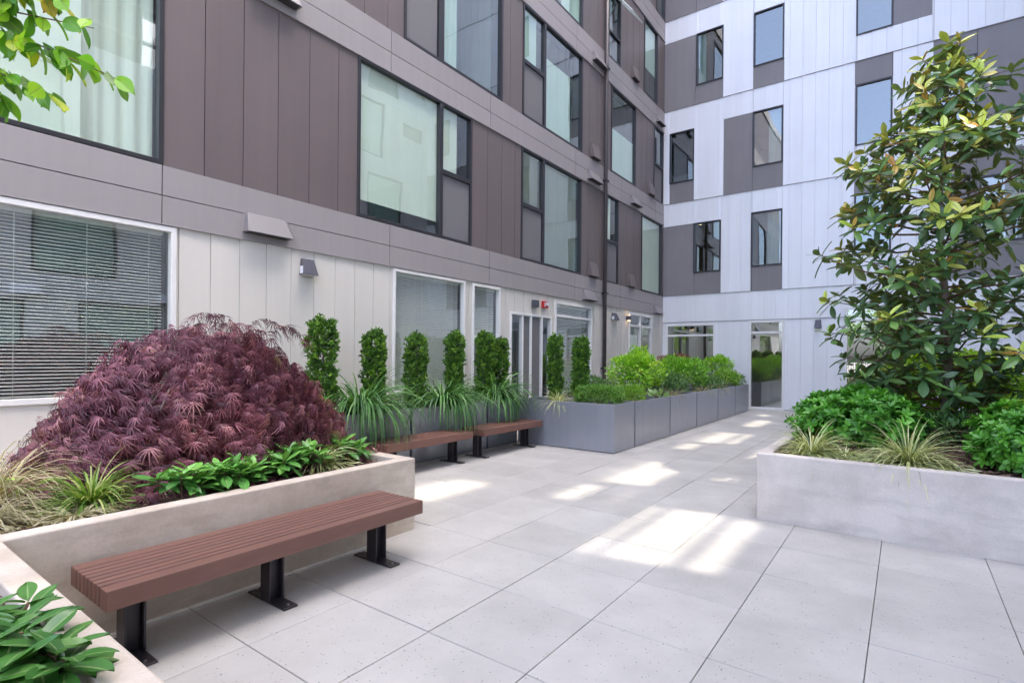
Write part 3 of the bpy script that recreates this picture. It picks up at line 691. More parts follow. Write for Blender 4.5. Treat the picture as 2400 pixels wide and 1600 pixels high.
for (za, zb, ub) in ((Z1, Z2, YB), (Z3, Z4, YB), (Z5, Z6, YB), (Z7, 15.3, YB), (15.8, 18.3, YB), (18.9, 29.0, YB)):
    panels(mapO, -6, ub, za + .004, zb - .004, HO, so_, (), -.035, 0, 'panelling', M['cream'], OWg, gap=.009)
panels(mapO, 9, YB, 29.0, 34.0, HO, so_, (), -.035, 0, 'panelling', M['cream'], OWg, gap=.009)
for (za, zb) in ((Z0, Z1), (Z2, Z3), (Z4, Z5), (Z6, Z7), (15.3, 15.8), (18.3, 18.9)):
    panels(mapO, -6, YB, za + .002, zb - .002, bays, [-2.2 + 3.1 * i for i in range(9)], [za + .31], -.035, .016, 'spandrel_band', M['white_metal'], OWg, gap=.01)
mb = MB(); scr = MB()  # added bars streak the sun patches, added screens dim them
for q, sp in zip(bays, spots):
    tree_bay = len(sp) == 5 and sp[4] > 3
    if q[3] - q[2] > 1.0 and not tree_bay:
        for f in ((.74,) if q[3] - q[2] < 1.9 else (.30, .76)): mbox(mb, mapO, q[0], q[1], q[2] + (q[3] - q[2]) * f - .045, q[2] + (q[3] - q[2]) * f + .045, -.16, -.10)
    scr.add([mapO(q[0] - .02, q[2] - .02, -.2), mapO(q[1] + .02, q[2] - .02, -.2), mapO(q[1] + .02, q[3] + .02, -.2), mapO(q[0] - .02, q[3] + .02, -.2)], [(0, 1, 2, 3)])
mb.build('patch_streak_bar', M['band'], OWg); scr.build('sun_dimming_screen', M['sun_dim'], OWg)
for q in ow: window(OWg, mapO, *q, fw=.05, glass='glass_up', shades=[(q[0] - .02, q[1] + .02, q[2] - .02, q[3] + .02)])  # full shades added behind this glass to stop the sun
for (u, v) in ((.2, 3.0), (3.6, 3.0), (6.8, 3.0), (5.2, 6.05), (9, 3.0)):
    if not clash((u - .3, u + .3, v, v + .3)): hood(OWg, mapO, u, v, w=.6, h=.25, mat='white_metal')

# ------------------------------------------------------------------ wall lamps, alarms
def wall_lamp(mp, u, v0, v1, w, lab):
    x, y, z = mp(u, v0, 0); t = empty('wall_lamp', (x, y, z)); tag(t, lab, 'wall lamp', 'wedge wall lamps on the facades')
    h = v1 - v0; mb = MB(); k = w * .10
    p = [mp(u - w / 2, v0, 0.002), mp(u + w / 2, v0, 0.002), mp(u + w / 2, v0, .13), mp(u - w / 2, v0, .13), mp(u - w / 2 + k, v1, .002), mp(u + w / 2 - k, v1, .002), mp(u + w / 2 - k, v1, .05), mp(u - w / 2 + k, v1, .05)]
    A, B_, C_ = Vector(p[1]) - Vector(p[0]), Vector(p[3]) - Vector(p[0]), Vector(p[4]) - Vector(p[0])
    if A.cross(B_).dot(C_) < 0: p = [p[0], p[3], p[2], p[1], p[4], p[7], p[6], p[5]]
    mb.hexa(p); mb.build('housing', M['lampgrey'], t, bevel=.008)
    mb = MB(); mbox(mb, mp, u - w / 2 - .004, u - w / 2 + .0, v0 + .012, v0 + h * .5, .03, .10); mbox(mb, mp, u - w / 2 + .02, u + w / 2 - .02, v0 - .006, v0 + .004, .03, .11); mb.build('lens', M['lens'], t)
wall_lamp(mapL, 4.21, 2.58, 2.80, .22, 'grey wedge wall lamp on the pale panels above the purple maple')
wall_lamp(mapL, 13.70, 2.55, 2.75, .30, 'grey wedge wall lamp on the pale panels just past the downpipe')
wall_lamp(mapB, -2.00, 2.39, 2.63, .17, 'grey wedge wall lamp right of the glass door on the white wing')
t = empty('wall_lamp', mapL(14.57, 2.6, 0)); tag(t, 'small cylindrical up and down wall lamp, lit warm, beside the corner door', 'wall lamp')
mb = MB(); mb.cyl((XL + .08, 14.57), .062, 2.59, 2.73, 20); mbox(mb, mapL, 14.53, 14.61, 2.62, 2.70, .002, .03); mb.build('housing', M['lampgrey'], t)
mg, tt_, b_, o_ = new_mat('lamp_warm'); b_.inputs['Emission Color'].default_value = (1, .62, .3, 1); b_.inputs['Emission Strength'].default_value = 1.0
mb = MB(); mb.cyl((XL + .08, 14.57), .045, 2.731, 2.736, 16); mb.cyl((XL + .08, 14.57), .045, 2.584, 2.589, 16); mb.build('bulb', mg, t)
t = empty('junction_box', mapL(9.735, 2.6, 0)); tag(t, 'small dark grey box fixed above the sliding door', 'wall box')
mb = MB(); mbox(mb, mapL, 9.64, 9.83, 2.59, 2.745, .002, .085); mb.build('housing', M['lampgrey'], t, bevel=.008)
mb = MB(); mbox(mb, mapL, 9.66, 9.81, 2.61, 2.725, .085, .090); mb.build('cover', M['lampgrey'], t, bevel=.002)
t = empty('fire_alarm', mapL(10.12, 2.6, 0)); tag(t, 'red fire alarm horn with clear strobe above the sliding door', 'fire alarm')
mb = MB(); mbox(mb, mapL, 10.03, 10.22, 2.60, 2.755, .002, .075); mb.build('housing', M['red'], t, bevel=.01)
mb = MB(); mbox(mb, mapL, 10.125, 10.205, 2.655, 2.73, .075, .105); mb.build('strobe', M['lens'], t, bevel=.008)
mb = MB(); mbox(mb, mapL, 10.06, 10.072, 2.63, 2.72, .075, .078); mbox(mb, mapL, 10.085, 10.097, 2.63, 2.72, .075, .078); mb.build('lettering', M['lens'], t)

# ------------------------------------------------------------------ planters
def chips(name, x0, x1, y0, y1, z, n, parent, s=(.02, .055)):
    P = np.stack([rng.uniform(x0, x1, n), rng.uniform(y0, y1, n), z + rng.uniform(0, .02, n)], 1)
    a = rng.uniform(0, 6.28, n); D = np.stack([np.cos(a), np.sin(a), rng.uniform(-.3, .3, n)], 1)
    Nn = np.stack([rng.uniform(-.4, .4, n), rng.uniform(-.4, .4, n), np.ones(n)], 1)
    tv = np.array([(-.18, 0, 0), (.18, 0, 0), (.14, 1, 0), (-.2, .9, 0), (-.18, 0, .12), (.18, 0, .12), (.14, 1, .1), (-.2, .9, .1)])
    tf = [(4, 5, 6, 7), (0, 1, 5, 4), (1, 2, 6, 5), (2, 3, 7, 6), (3, 0, 4, 7)]
    return scatter(name, (tv, tf, np.zeros(8)), P, D, Nn, rng.uniform(s[0], s[1], n), M['chip'], parent, smooth=False)
def soil(parent, pts, z):
    mb = MB(); mb.poly([(x, y, z) for x, y in pts]); return mb.build('soil', M['soil'], parent)
PC = empty('concrete_planter', (-4, 0, 0)); tag(PC, 'L shaped raw concrete planter holding the purple maple, left foreground', 'planter', 'cast concrete planters')
oC = [(-5.6, -1.3), (-1.2, -1.3), (-1.2, .62), (-3.43, .62), (-3.43, 3.27), (-5.6, 3.27)]
iC = [(-5.48, -1.18), (-1.32, -1.18), (-1.32, .505), (-3.55, .505), (-3.55, 3.15), (-5.48, 3.15)]
ZR = .617
mb = MB(); mb.ring(oC, iC, 0, ZR, .3); mb.build('planter_wall', M['conc_warm'], PC, bevel=.009)
soil(PC, iC, .555); c_ = chips('mulch', -5.4, -3.6, -.2, 3.1, .556, 2600, PC); tag(c_, kind='stuff')
c_ = chips('mulch', -3.6, -1.4, -.4, .48, .556, 900, PC); tag(c_, kind='stuff')
PE = empty('concrete_planter', (-1.12, 5.43, 0)); tag(PE, 'pale concrete planter holding the magnolia, right of the path', 'planter', 'cast concrete planters')
oE = [(-1.12, 5.43), (3.4, 5.43), (3.4, 11.6), (-1.12, 11.6)]; iE = [(-1.01, 5.54), (3.29, 5.54), (3.29, 11.49), (-1.01, 11.49)]
mb = MB(); mb.ring(oE, iE, 0, .622, .3); mb.build('planter_wall', M['conc_pale'], PE, bevel=.012)
soil(PE, iE, .565); c_ = chips('mulch', -.98, 2.2, 5.56, 9, .566, 4200, PE, (.025, .075)); tag(c_, kind='stuff')
def metal_planter(x0, x1, y0, y1, lab, post=True):
    t = empty('metal_planter', ((x0 + x1) / 2, (y0 + y1) / 2, 0)); tag(t, lab, 'planter', 'grey metal planter boxes')
    o = [(x0, y0), (x1, y0), (x1, y1), (x0, y1)]; i = [(x0 + .03, y0 + .03), (x1 - .03, y0 + .03), (x1 - .03, y1 - .03), (x0 + .03, y1 - .03)]
    mb = MB(); mb.ring(o, i, .012, .77, .4); mb.build('planter_wall', M['planter'], t, bevel=.004)
    mb = MB(); mb.poly([(x, y, .70) for x, y in i]); mb.build('soil', M['soil'], t)
    mb = MB(); mb.box(x0 + .03, x1 - .03, y0 + .03, y1 - .03, 0, .012); mb.build('base', M['joint'], t)
    if post: mb = MB(); mb.box(x0 + .01, x1 - .012, y1 + .0015, y1 + .0425, .0, .766); mb.build('joint_strip', M['navy'], t)
metal_planter(-6.15, -5.51, 3.30, 5.148, 'grey metal planter box nearest the concrete planter, its first grass spilling over')
metal_planter(-6.15, -5.51, 5.193, 6.833, 'grey metal planter box behind the middle of the two far benches')
metal_planter(-6.15, -5.51, 6.878, 7.655, 'short grey metal planter box in the inner corner behind the far bench')
labs = ['blue grey metal planter box at the outer corner, planted with clipped box', 'second grey metal planter box from the outer corner, under the tall bright bush', 'third grey metal planter box from the outer corner, tan grass on its edge',
        'fourth grey metal planter box from the outer corner', 'grey metal planter box second from the glass door', 'grey metal planter box touching the far wing beside the glass door']
ys = [7.70, 8.51, 10.19, 11.83, 13.47, 15.13, 16.66]
for i in range(6): metal_planter(-5.5, -3.66, ys[i] + (.0 if i == 0 else .022), ys[i + 1] - .022, labs[i], i < 5)

# ------------------------------------------------------------------ benches
def make_bench(x0, x1, y0, y1, legs, lab):
    zt, th = .432, .095
    t = empty('bench', ((x0 + x1) / 2, (y0 + y1) / 2, 0)); tag(t, lab, 'bench', 'backless red brown slatted benches')
    W = x1 - x0; ow_ = .083; n = 6; gp = .011; iw = (W - 2 * ow_ - (n + 1) * gp) / n
    mb = MB(); x = x0
    for i in range(n + 2):
        w = ow_ if i in (0, n + 1) else iw; mb.box(x, x + w, y0, y1, zt - th, zt, random.random()); x += w + gp
    mb.build('seat', M['bench'], t, bevel=.0035, seg=2)
    xc = (x0 + x1) / 2
    for ly in legs:
        mb = MB(); h = zt - th - .012
        mb.box(xc - .052, xc + .052, ly - .048, ly - .036, .012, h); mb.box(xc - .052, xc + .052, ly + .036, ly + .048, .012, h); mb.box(xc - .007, xc + .007, ly - .036, ly + .036, .012, h)
        lg = mb.build('leg', M['steel'], t, bevel=.002, seg=1)
        mb = MB(); mb.box(xc - .205, xc + .205, ly - .045, ly + .045, .0005, .012); mb.build('base_plate', M['steel'], lg, bevel=.002, seg=1)
        mb = MB()
        mb.cyl((xc - .175, ly), .008, .012, .022, 8); mb.cyl((xc + .175, ly), .008, .012, .022, 8)
        mb.build('bolt', M['bolt'], lg)
    mb = MB()
    for ly in legs: mb.box(x0 + .035, x1 - .035, ly - .13, ly + .13, zt - th - .012, zt - th - .0005)
    mb.build('bracket', M['steel'], t)
make_bench(-3.375, -2.88, .868, 2.825, (1.05, 1.795, 2.60), 'long red brown slatted bench in the foreground beside the maple planter')
make_bench(-5.44, -4.97, 4.28, 5.86, (4.55, 5.68), 'red brown bench partly behind the concrete planter corner, left of the two far benches')
make_bench(-5.42, -4.955, 6.09, 7.65, (6.21, 7.45), 'red brown bench ending against the blue grey planter corner, right of the two far benches')

# ------------------------------------------------------------------ plants
UP = np.array([0, 0, 1.])
def sph(n):
    v = rng.normal(size=(n, 3)); return norm(v)
# --- purple lace-leaf maple
def maple():
    cx, cy, z0 = -4.62, 1.98, .56
    t = empty('japanese_maple', (cx, cy, z0)); tag(t, 'purple weeping lace-leaf maple mounded over the concrete planter', 'tree')
    mb = MB(); br = []
    mb.tube([(cx, cy, z0), (cx + .04, cy - .02, z0 + .35), (cx - .03, cy + .05, z0 + .7)], [.06, .05, .04], 9)
    ax = np.array([.35, .94]); ay = np.array([-.94, .35])      # ax = along the planter
    nf = 600; a = rng.uniform(0, 2 * math.pi, nf); r = np.sqrt(rng.uniform(.0, 1, nf)) ** .9
    lay = np.round(r * 6 + rng.uniform(-.3, .3, nf)) / 6; r = np.clip(.45 * r + .55 * lay, .03, 1.02)
    def surf(a, r):
        ca, sa = np.cos(a), np.sin(a)
        lump = 1 + .09 * np.sin(3 * a + 1) + .06 * np.sin(7 * a + 2 * r * 5)
        A = 1.17 * lump; B = .76 * lump
        X = cx - .04 + (ca * r * A) * ax[0] + (sa * r * B) * ay[0]; Y = cy + .03 + (ca * r * A) * ax[1] + (sa * r * B) * ay[1]
        pk = np.exp(-((ca * r * A - .22) ** 2 + (sa * r * B) ** 2) / .16) * .10
        Z = z0 + .02 + 1.02 * np.clip(1 - np.clip(r, 0, 1.15) ** 2.3, 0, 1) ** .85 + pk + .055 * np.sin(9 * a + 14 * r) + .06 * (((r * 5 + .35 * np.sin(5 * a)) % 1.0) - .5)
        return np.stack([X, Y, Z], 1)
    Ps, Ds, Ns, Ss, rd = [], [], [], [], []
    for shell, k in ((1.0, nf), (.80, 300)):
        aa, rr = a[:k], r[:k]
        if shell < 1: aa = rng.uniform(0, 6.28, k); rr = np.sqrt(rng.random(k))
        P0 = surf(aa, rr) ; P1 = surf(aa + rng.uniform(-.12, .12, k), np.minimum(rr + .2, 1.12))
        tn = norm(P1 - P0 + np.array([0, 0, .0])); o = np.array([cx, cy, z0])
        P0 = o + (P0 - o) * shell
        nrm = norm(P0 - np.array([cx, cy, z0 - .5])); 
        nl = 11 if shell == 1 else 8
        f0 = rng.random(k)
        for j in range(nl):
            s = j / nl; jt = rng.normal(0, .035, (k, 3))
            P = P0 + tn * (s * .30) + jt - UP * (.10 * s * s) + nrm * (.03 * rng.random((k, 1)))
            D = tn * .8 + rng.normal(0, .42, (k, 3)) - UP * .55
            Ps.append(P); Ds.append(D); Ns.append(nrm + UP * .3 + rng.normal(0, .25, (k, 3))); Ss.append(rng.uniform(.085, .14, k))
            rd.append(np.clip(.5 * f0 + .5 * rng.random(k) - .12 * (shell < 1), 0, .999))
    # top sprays
    for q in range(9):
        dx, dy, zz = (.22 * ax[0] + rng.uniform(-.25, .35) * ax[0], .22 * ax[1] + rng.uniform(-.25, .35) * ax[1], 1.12 + rng.uniform(-.10, .12))
        for s in range(12):
            u = s / 11
            Ps.append(np.array([[cx + dx + ax[0] * u * .30 * (1 if q % 3 else -1), cy + dy + ax[1] * u * .30 * (1 if q % 3 else -1), z0 + zz + .08 * math.sin(u * 3) - .10 * u * u]]))
            Ds.append(np.array([[ax[0] * (.6 if q % 3 else -.6), ax[1] * (.6 if q % 3 else -.6), -.35]]) + rng.normal(0, .3, (1, 3))); Ns.append(np.array([[0, 0, 1.]])); Ss.append(rng.uniform(.08, .13, 1)); rd.append(np.array([rng.random() * .5]))
    P = np.concatenate(Ps); P[:, 2] = np.maximum(P[:, 2], z0 + .03)
    tm = [star_tmpl(7, 72, .028, .75, s) for s in range(4)]
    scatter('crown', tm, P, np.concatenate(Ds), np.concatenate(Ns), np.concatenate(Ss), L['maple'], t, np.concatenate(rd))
    for q in range(46):
        aa = rng.uniform(0, 6.28); rr = rng.uniform(.5, .95); e = surf(np.array([aa]), np.array([rr]))[0] - np.array([0, 0, .05])
        m_ = np.array([cx, cy, z0 + .75]) * .55 + e * .45 + np.array([0, 0, .22])
        mb.tube([(cx, cy, z0 + .45), tuple(m_), tuple(e)], [.022, .013, .005], 6)
    mb.build('trunk', M['bark'], t, smooth=True)
maple()

# --- columnar yews
def yew_mesh(seed, h, r):
    rs = np.random.default_rng(seed); t = empty('columnar_yew', (0, 0, 0))
    mb = MB(); mb.tube([(0, 0, 0), (.01, 0, h * .5), (0, .01, h * .85)], [.02, .016, .006], 7); mb.build('trunk', M['bark'], t, smooth=True)
    n = int(980 * h); u = rs.random(n) ** .95; a = rs.uniform(0, 6.283, n)
    prof = np.interp(u, [0, .06, .2, .55, .85, .96, 1.0], [.55, .8, .95, 1., 1., .92, .7]) * (1 + .14 * np.sin(3 * a + seed) + .15 * np.sin(23 * u + 2 * a + seed) + .10 * np.sin(41 * u - 5 * a + 2 * seed))
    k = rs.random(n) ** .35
    P = np.stack([r * prof * k * np.cos(a), r * prof * k * np.sin(a), .02 + u * h * .97 + .035 * np.sin(2 * a + seed) * (u > .8)], 1)
    out = np.stack([np.cos(a), np.sin(a), np.zeros(n)], 1)
    # a few shoots of unequal height at the top
    m = 70; aa = rs.integers(0, 3, m); tp = np.stack([r * .6 * np.cos(aa * 2.1 + seed) + rs.normal(0, .012, m), r * .6 * np.sin(aa * 2.1 + seed) + rs.normal(0, .012, m), h * (.9 + .14 * rs.random(m) * (.5 + .5 * (aa == seed % 3)))], 1)
    P = np.concatenate([P, tp]); out = np.concatenate([out, norm(rs.normal(size=(m, 3)))]); n += m
    k = np.concatenate([k, np.ones(m)]); D0 = norm(out * .75 + UP * .75 + rs.normal(0, .25, (n, 3)))
    PP, DD, NN, SS, RD = [], [], [], [], []
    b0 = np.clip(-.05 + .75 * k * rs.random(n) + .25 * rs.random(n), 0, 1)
    for j in range(15):
        D = norm(D0 * .7 + norm(rs.normal(size=(n, 3))) * .8); PP.append(P + D0 * rs.uniform(0, .045, (n, 1))); DD.append(D); NN.append(rs.normal(size=(n, 3))); SS.append(rs.uniform(.026, .046, n)); RD.append(np.clip(b0 + rs.normal(0, .08, n), 0, 1))
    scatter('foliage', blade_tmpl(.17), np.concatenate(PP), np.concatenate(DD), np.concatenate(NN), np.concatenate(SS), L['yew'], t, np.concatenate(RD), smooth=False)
    return t
yl = ['broad columnar yew in the first grey planter, right behind the purple maple', 'columnar yew behind the first spill of grass, second from the left', 'columnar yew in front of the left end of the wide white framed window', 'columnar yew at the right jamb of the wide white framed window',
      'columnar yew in front of the narrow two pane window', 'columnar yew at the left edge of the sliding door', 'slim columnar yew between sliding door and pale grass tuft', 'slim columnar yew behind the clipped box at the outer corner']
yp = [(-5.83, 3.98, 1.22, .160), (-5.85, 4.80, 1.12, .135), (-5.85, 5.58, 1.10, .145), (-5.85, 6.42, 1.16, .125), (-5.85, 7.18, 1.19, .135), (-5.86, 7.60, 1.10, .130), (-5.12, 8.30, 1.16, .115), (-4.62, 8.36, 1.12, .125)]
for i, (x, y, h, r) in enumerate(yp):
    t = yew_mesh(20 + i, h, r); t.location = (x, y, .695)
    tag(t, yl[i], 'conifer', 'columnar yews along the facade'); 

# --- long dark grass clumps spilling over
for i, (x, y, lab) in enumerate(((-5.68, 4.42, 'large clump of long dark green grass spilling over the first grey planter'), (-5.70, 5.98, 'clump of long dark green grass above the gap between the two far benches'), (-5.70, 7.25, 'clump of long dark green grass in the inner corner by the sliding door'))):
    t = empty('long_grass', (x, y, .70)); tag(t, lab, 'grass clump', 'long dark grass clumps in the grey planters')
    cl = rim_clamp(-6.12, -5.50, 3.3, 7.7, .70)
    grass('blades', (x, y, .70), (320, 250, 260)[i], (.6, 1.15), L['longgrass'], t, w=.0125, rad=.13, el=(38, 88), g=1.25, seg=9, clamp=cl)
    grass('hanging_blades', (x + .12, y, .70), (60, 46, 30)[i], (.6, 1.15), L['longgrass'], t, w=.0125, rad=.10, el=(40, 75), g=1.7, seg=9, clamp=cl, az=(0, 60))

def sedge(x, y, z, n, ln, lab, mat='sedge', clamp=None, grp='fine variegated grass tufts', w=.0045, el=(15, 85), g=.85, rad=.05, name='grass_tuft', cat='grass clump'):
    t = empty(name, (x, y, z)); tag(t, lab, cat, grp)
    grass('blades', (x, y, z), n, ln, L[mat], t, w=w, rad=rad, el=el, g=g, clamp=clamp)
cB = rim_clamp(-5.47, -3.68, 7.73, 16.64, .70); cE = rim_clamp(-1.1, 3.3, 5.45, 11.5, .585); cC = rim_clamp(-5.5, -3.45, .0, 3.2, .57)
sedge(-4.78, 7.86, .70, 150, (.22, .48), 'cream striped grass tuft hanging over the long blue grey planter face', clamp=cB)
sedge(-.72, 5.85, .575, 320, (.24, .54), 'striped grass tuft on the near left corner of the magnolia planter', clamp=cE, el=(8, 80))
sedge(.03, 5.83, .575, 430, (.26, .58), 'large yellow striped grass tuft at the front rim of the magnolia planter', clamp=cE, el=(8, 85))
sedge(-1.0, 7.9, .575, 120, (.25, .5), 'striped grass tuft on the path side rim, beyond the left green bush', clamp=cE)
sedge(-.45, 6.0, .575, 110, (.15, .3), 'low thin grass tuft between the two striped tufts', clamp=cE, el=(5, 60))
sedge(-3.9, 2.62, .57, 210, (.2, .42), 'pale striped grass tuft in the far corner of the maple planter', clamp=cC)
sedge(-3.98, 1.12, .57, 240, (.2, .42), 'fresh green grass tuft in front of the maple', 'green', cC, w=.0055, el=(25, 88), g=.8, grp='green and tan grasses in the maple planter')
sedge(-3.75, .98, .57, 200, (.12, .26), 'dry low grass tuft by the near corner of the planter rim', 'tan', cC, el=(5, 50), grp='green and tan grasses in the maple planter')
sedge(-4.45, .72, .57, 380, (.45, .95), 'big tan feathery grass at the left edge', 'tan', cC, w=.0028, rad=.12, el=(25, 88), g=1.35, grp='green and tan grasses in the maple planter')
sedge(-4.0, .62, .57, 260, (.25, .55), 'tan feathery grass drooping to the rim at the left edge', 'tan', cC, w=.0028, rad=.10, el=(5, 70), g=1.2, grp='green and tan grasses in the maple planter')
sedge(-3.80, 10.80, .70, 130, (.18, .36), 'tan grass tuft hanging over the third corner planter box', 'tan', cB, w=.004)
sedge(-3.80, 12.7, .70, 120, (.2, .42), 'tan grass tuft near the middle of the planter row', 'tan', cB, w=.004)
sedge(-3.80, 13.9, .70, 150, (.25, .5), 'tan grass tuft hanging over the fourth corner planter box', 'tan', cB, w=.004)

# --- leafy shrubs: leaves over a lumpy volume
def shrub(name, c, rad, n, tm, mat, lab, cat='shrub', grp=None, size=(.03, .04), z0=.0, box=False, seed=0, outw=.9, upw=.5, flat=1.0, lump=.12, whorl=0, droop=0.0):
    t = empty(name, (c[0], c[1], z0)); tag(t, lab, cat, grp)
    v = sph(n); v[:, 2] = np.where(v[:, 2] < -.55, -v[:, 2], v[:, 2])
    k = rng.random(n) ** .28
    if box:
        q = np.max(np.abs(v), axis=1, keepdims=True); v = v * (.45 + .55 / q * .9)
    lm = 1 + lump * np.sin(5 * v[:, 0] + 3 * v[:, 1] + seed) + lump * .7 * np.sin(9 * v[:, 1] + 7 * v[:, 2] + 2 * seed) + lump * .5 * np.sin(14 * v[:, 0] - 11 * v[:, 2] + seed)
    P = np.array(c) + v * np.array(rad) * (k * lm)[:, None]
    P[:, 2] = np.maximum(P[:, 2], z0 + .02)
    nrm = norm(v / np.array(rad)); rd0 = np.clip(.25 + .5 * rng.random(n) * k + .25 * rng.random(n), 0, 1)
    if whorl:
        PP, DD, NN, SS, RD = [], [], [], [], []
        ax = norm(nrm * outw + UP * upw + rng.normal(0, .3, (n, 3))); t1 = norm(np.cross(ax, rng.normal(size=(n, 3)))); t2 = np.cross(ax, t1)
        for j in range(whorl):
            a = 2 * math.pi * j / whorl * 1.0 + rng.uniform(-.25, .25, n) + (j % 2) * .3; tilt = (.35 + .5 * (j % 2)) + rng.uniform(-.12, .12, n)
            rdir = t1 * np.cos(a)[:, None] + t2 * np.sin(a)[:, None]
            PP.append(P); DD.append(rdir * np.cos(tilt)[:, None] + ax * np.sin(tilt)[:, None]); NN.append(ax - rdir * .3); SS.append(rng.uniform(size[0], size[1], n)); RD.append(np.clip(rd0 + rng.normal(0, .07, n) + .1 * (j % 2), 0, 1))
        P, D, Nn, S, rd = map(np.concatenate, (PP, DD, NN, SS, RD))
    else:
        D = norm(nrm * outw + UP * upw + rng.normal(0, .55, (n, 3)) - UP * droop); Nn = norm(nrm * .6 + UP * .8 + rng.normal(0, .35, (n, 3))); S = rng.uniform(size[0], size[1], n); rd = rd0
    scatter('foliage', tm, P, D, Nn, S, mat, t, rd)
    mb = MB(); mb.tube([(c[0], c[1], z0 - .02), (c[0], c[1], z0 + .03)], .035, 6)
    for q in range(7):
        a = q * .9 + seed; e = Vector((c[0] + rad[0] * .55 * math.cos(a), c[1] + rad[1] * .55 * math.sin(a), c[2] + rad[2] * .35))
        mb.tube([(c[0], c[1], z0), tuple((Vector((c[0], c[1], z0)) + e) / 2 + Vector((0, 0, .03))), tuple(e)], [.010, .008, .004], 5)
    mb.build('stem', M['twig'], t)
    return t
small = leaf_tmpl3(.30, 2, .2, .1); lance = leaf_tmpl3(.16, 3, .12, .25, .4); obov = leaf_tmpl(.20, 4, .18, .22, .62)
shrub('boxwood', (-4.12, 8.12, .86), (.43, .30, .19), 5200, small, L['box'], 'dark clipped box bush at the outer planter corner', grp=None, size=(.022, .034), z0=.70, box=True, seed=2, lump=.05)
shrub('boxwood', (-3.97, 8.98, .84), (.30, .42, .18), 3600, small, L['boxlight'], 'lighter green box bush just behind the clipped one', size=(.020, .032), z0=.70, seed=5, lump=.08)
shrub('nandina', (-4.45, 10.4, 1.17), (.52, .58, .47), 4600, lance, L['nandina'], 'tall bright yellow green feathery bush by the downpipe wall', grp='feathery bushes in the corner planters', size=(.055, .095), z0=.70, seed=1, lump=.14, droop=.25)
shrub('dark_shrub', (-4.30, 11.6, .92), (.45, .75, .24), 2600, lance, L['distyl'], 'low dark green bush right of the tall bright one', size=(.05, .08), z0=.70, seed=3)
shrub('dark_shrub', (-4.95, 9.3, .86), (.40, .7, .26), 1500, lance, L['distyl'], 'low dark green bush tucked behind the box bushes', size=(.05, .08), z0=.70, seed=8)
shrub('nandina', (-4.55, 13.4, 1.10), (.62, 1.0, .42), 4200, lance, L['nandina2'], 'broad mid green feathery bush in front of the corner window', grp='feathery bushes in the corner planters', size=(.06, .10), z0=.70, seed=4, droop=.25)
shrub('red_shrub', (-5.1, 14.6, 1.36), (.5, .6, .22), 1100, lance, L['redleaf'], 'dark red leafed bush behind the broad feathery one', size=(.06, .09), z0=.70, seed=6)
shrub('nandina', (-4.35, 16.0, 1.30), (.40, .42, .26), 1700, lance, L['nandina'], 'small round feathery bush beside the glass door', grp='feathery bushes in the corner planters', size=(.06, .10), z0=.70, seed=7, droop=.2)
shrub('lime_shrub', (-4.0, 15.3, .94), (.34, .75, .26), 2000, lance, L['boxlight'], 'low lime green bush below the small round feathery one', size=(.05, .08), z0=.70, seed=9)
shrub('dark_shrub', (-3.95, 16.3, .86), (.26, .26, .18), 700, lance, L['distyl'], 'small dark bush at the planter end by the glass door', size=(.05, .09), z0=.70, seed=10)
shrub('dark_shrub', (-4.0, 13.9, .82), (.32, .8, .18), 1400, lance, L['distyl'], 'dark trailing bush under the broad feathery one', size=(.05, .09), z0=.70, seed=12)
shrub('pale_plant', (-3.84, 9.95, .76), (.13, .16, .08), 26, leaf_tmpl(.22, 4), L['hosta'], 'small pale leafed plant on the edge of the second corner box', cat='plant', size=(.12, .18), z0=.70, seed=2)
shrub('pittosporum', (-.42, 7.35, .80), (.64, .94, .35), 1000, obov, L['pitto'], 'rounded mid green bush left of the magnolia trunk', grp='whorled leaf bushes in the magnolia planter', size=(.068, .10), z0=.57, seed=1, whorl=9, lump=.1)
shrub('pittosporum', (.90, 6.18, .79), (.46, .52, .32), 700, obov, L['pitto'], 'glossy green bush at the right edge, hanging over the concrete rim', grp='whorled leaf bushes in the magnolia planter', size=(.06, .09), z0=.57, seed=3, whorl=9, lump=.1)
shrub('bright_shrub', (1.35, 7.3, .95), (.50, .55, .38), 460, obov, L['pittoy'], 'yellow green bush at the right edge behind the glossy one', size=(.08, .12), z0=.57, seed=4, whorl=8)
shrub('bright_shrub', (.65, 10.3, 1.05), (.95, .75, .55), 650, obov, L['pittoy'], 'sunlit yellow green bush behind the magnolia trunk', size=(.10, .14), z0=.57, seed=5, whorl=8)
shrub('pale_shrub', (-.35, 10.2, .92), (.45, .5, .42), 900, small, L['hosta'], 'pale soft leafed bush behind the left green bush', size=(.05, .08), z0=.57, seed=6)
shrub('dark_shrub', (.35, 7.55, .72), (.45, .35, .20), 900, lance, L['distyl'], 'low dark fine leafed bush at the foot of the magnolia', size=(.06, .1), z0=.57, seed=13)

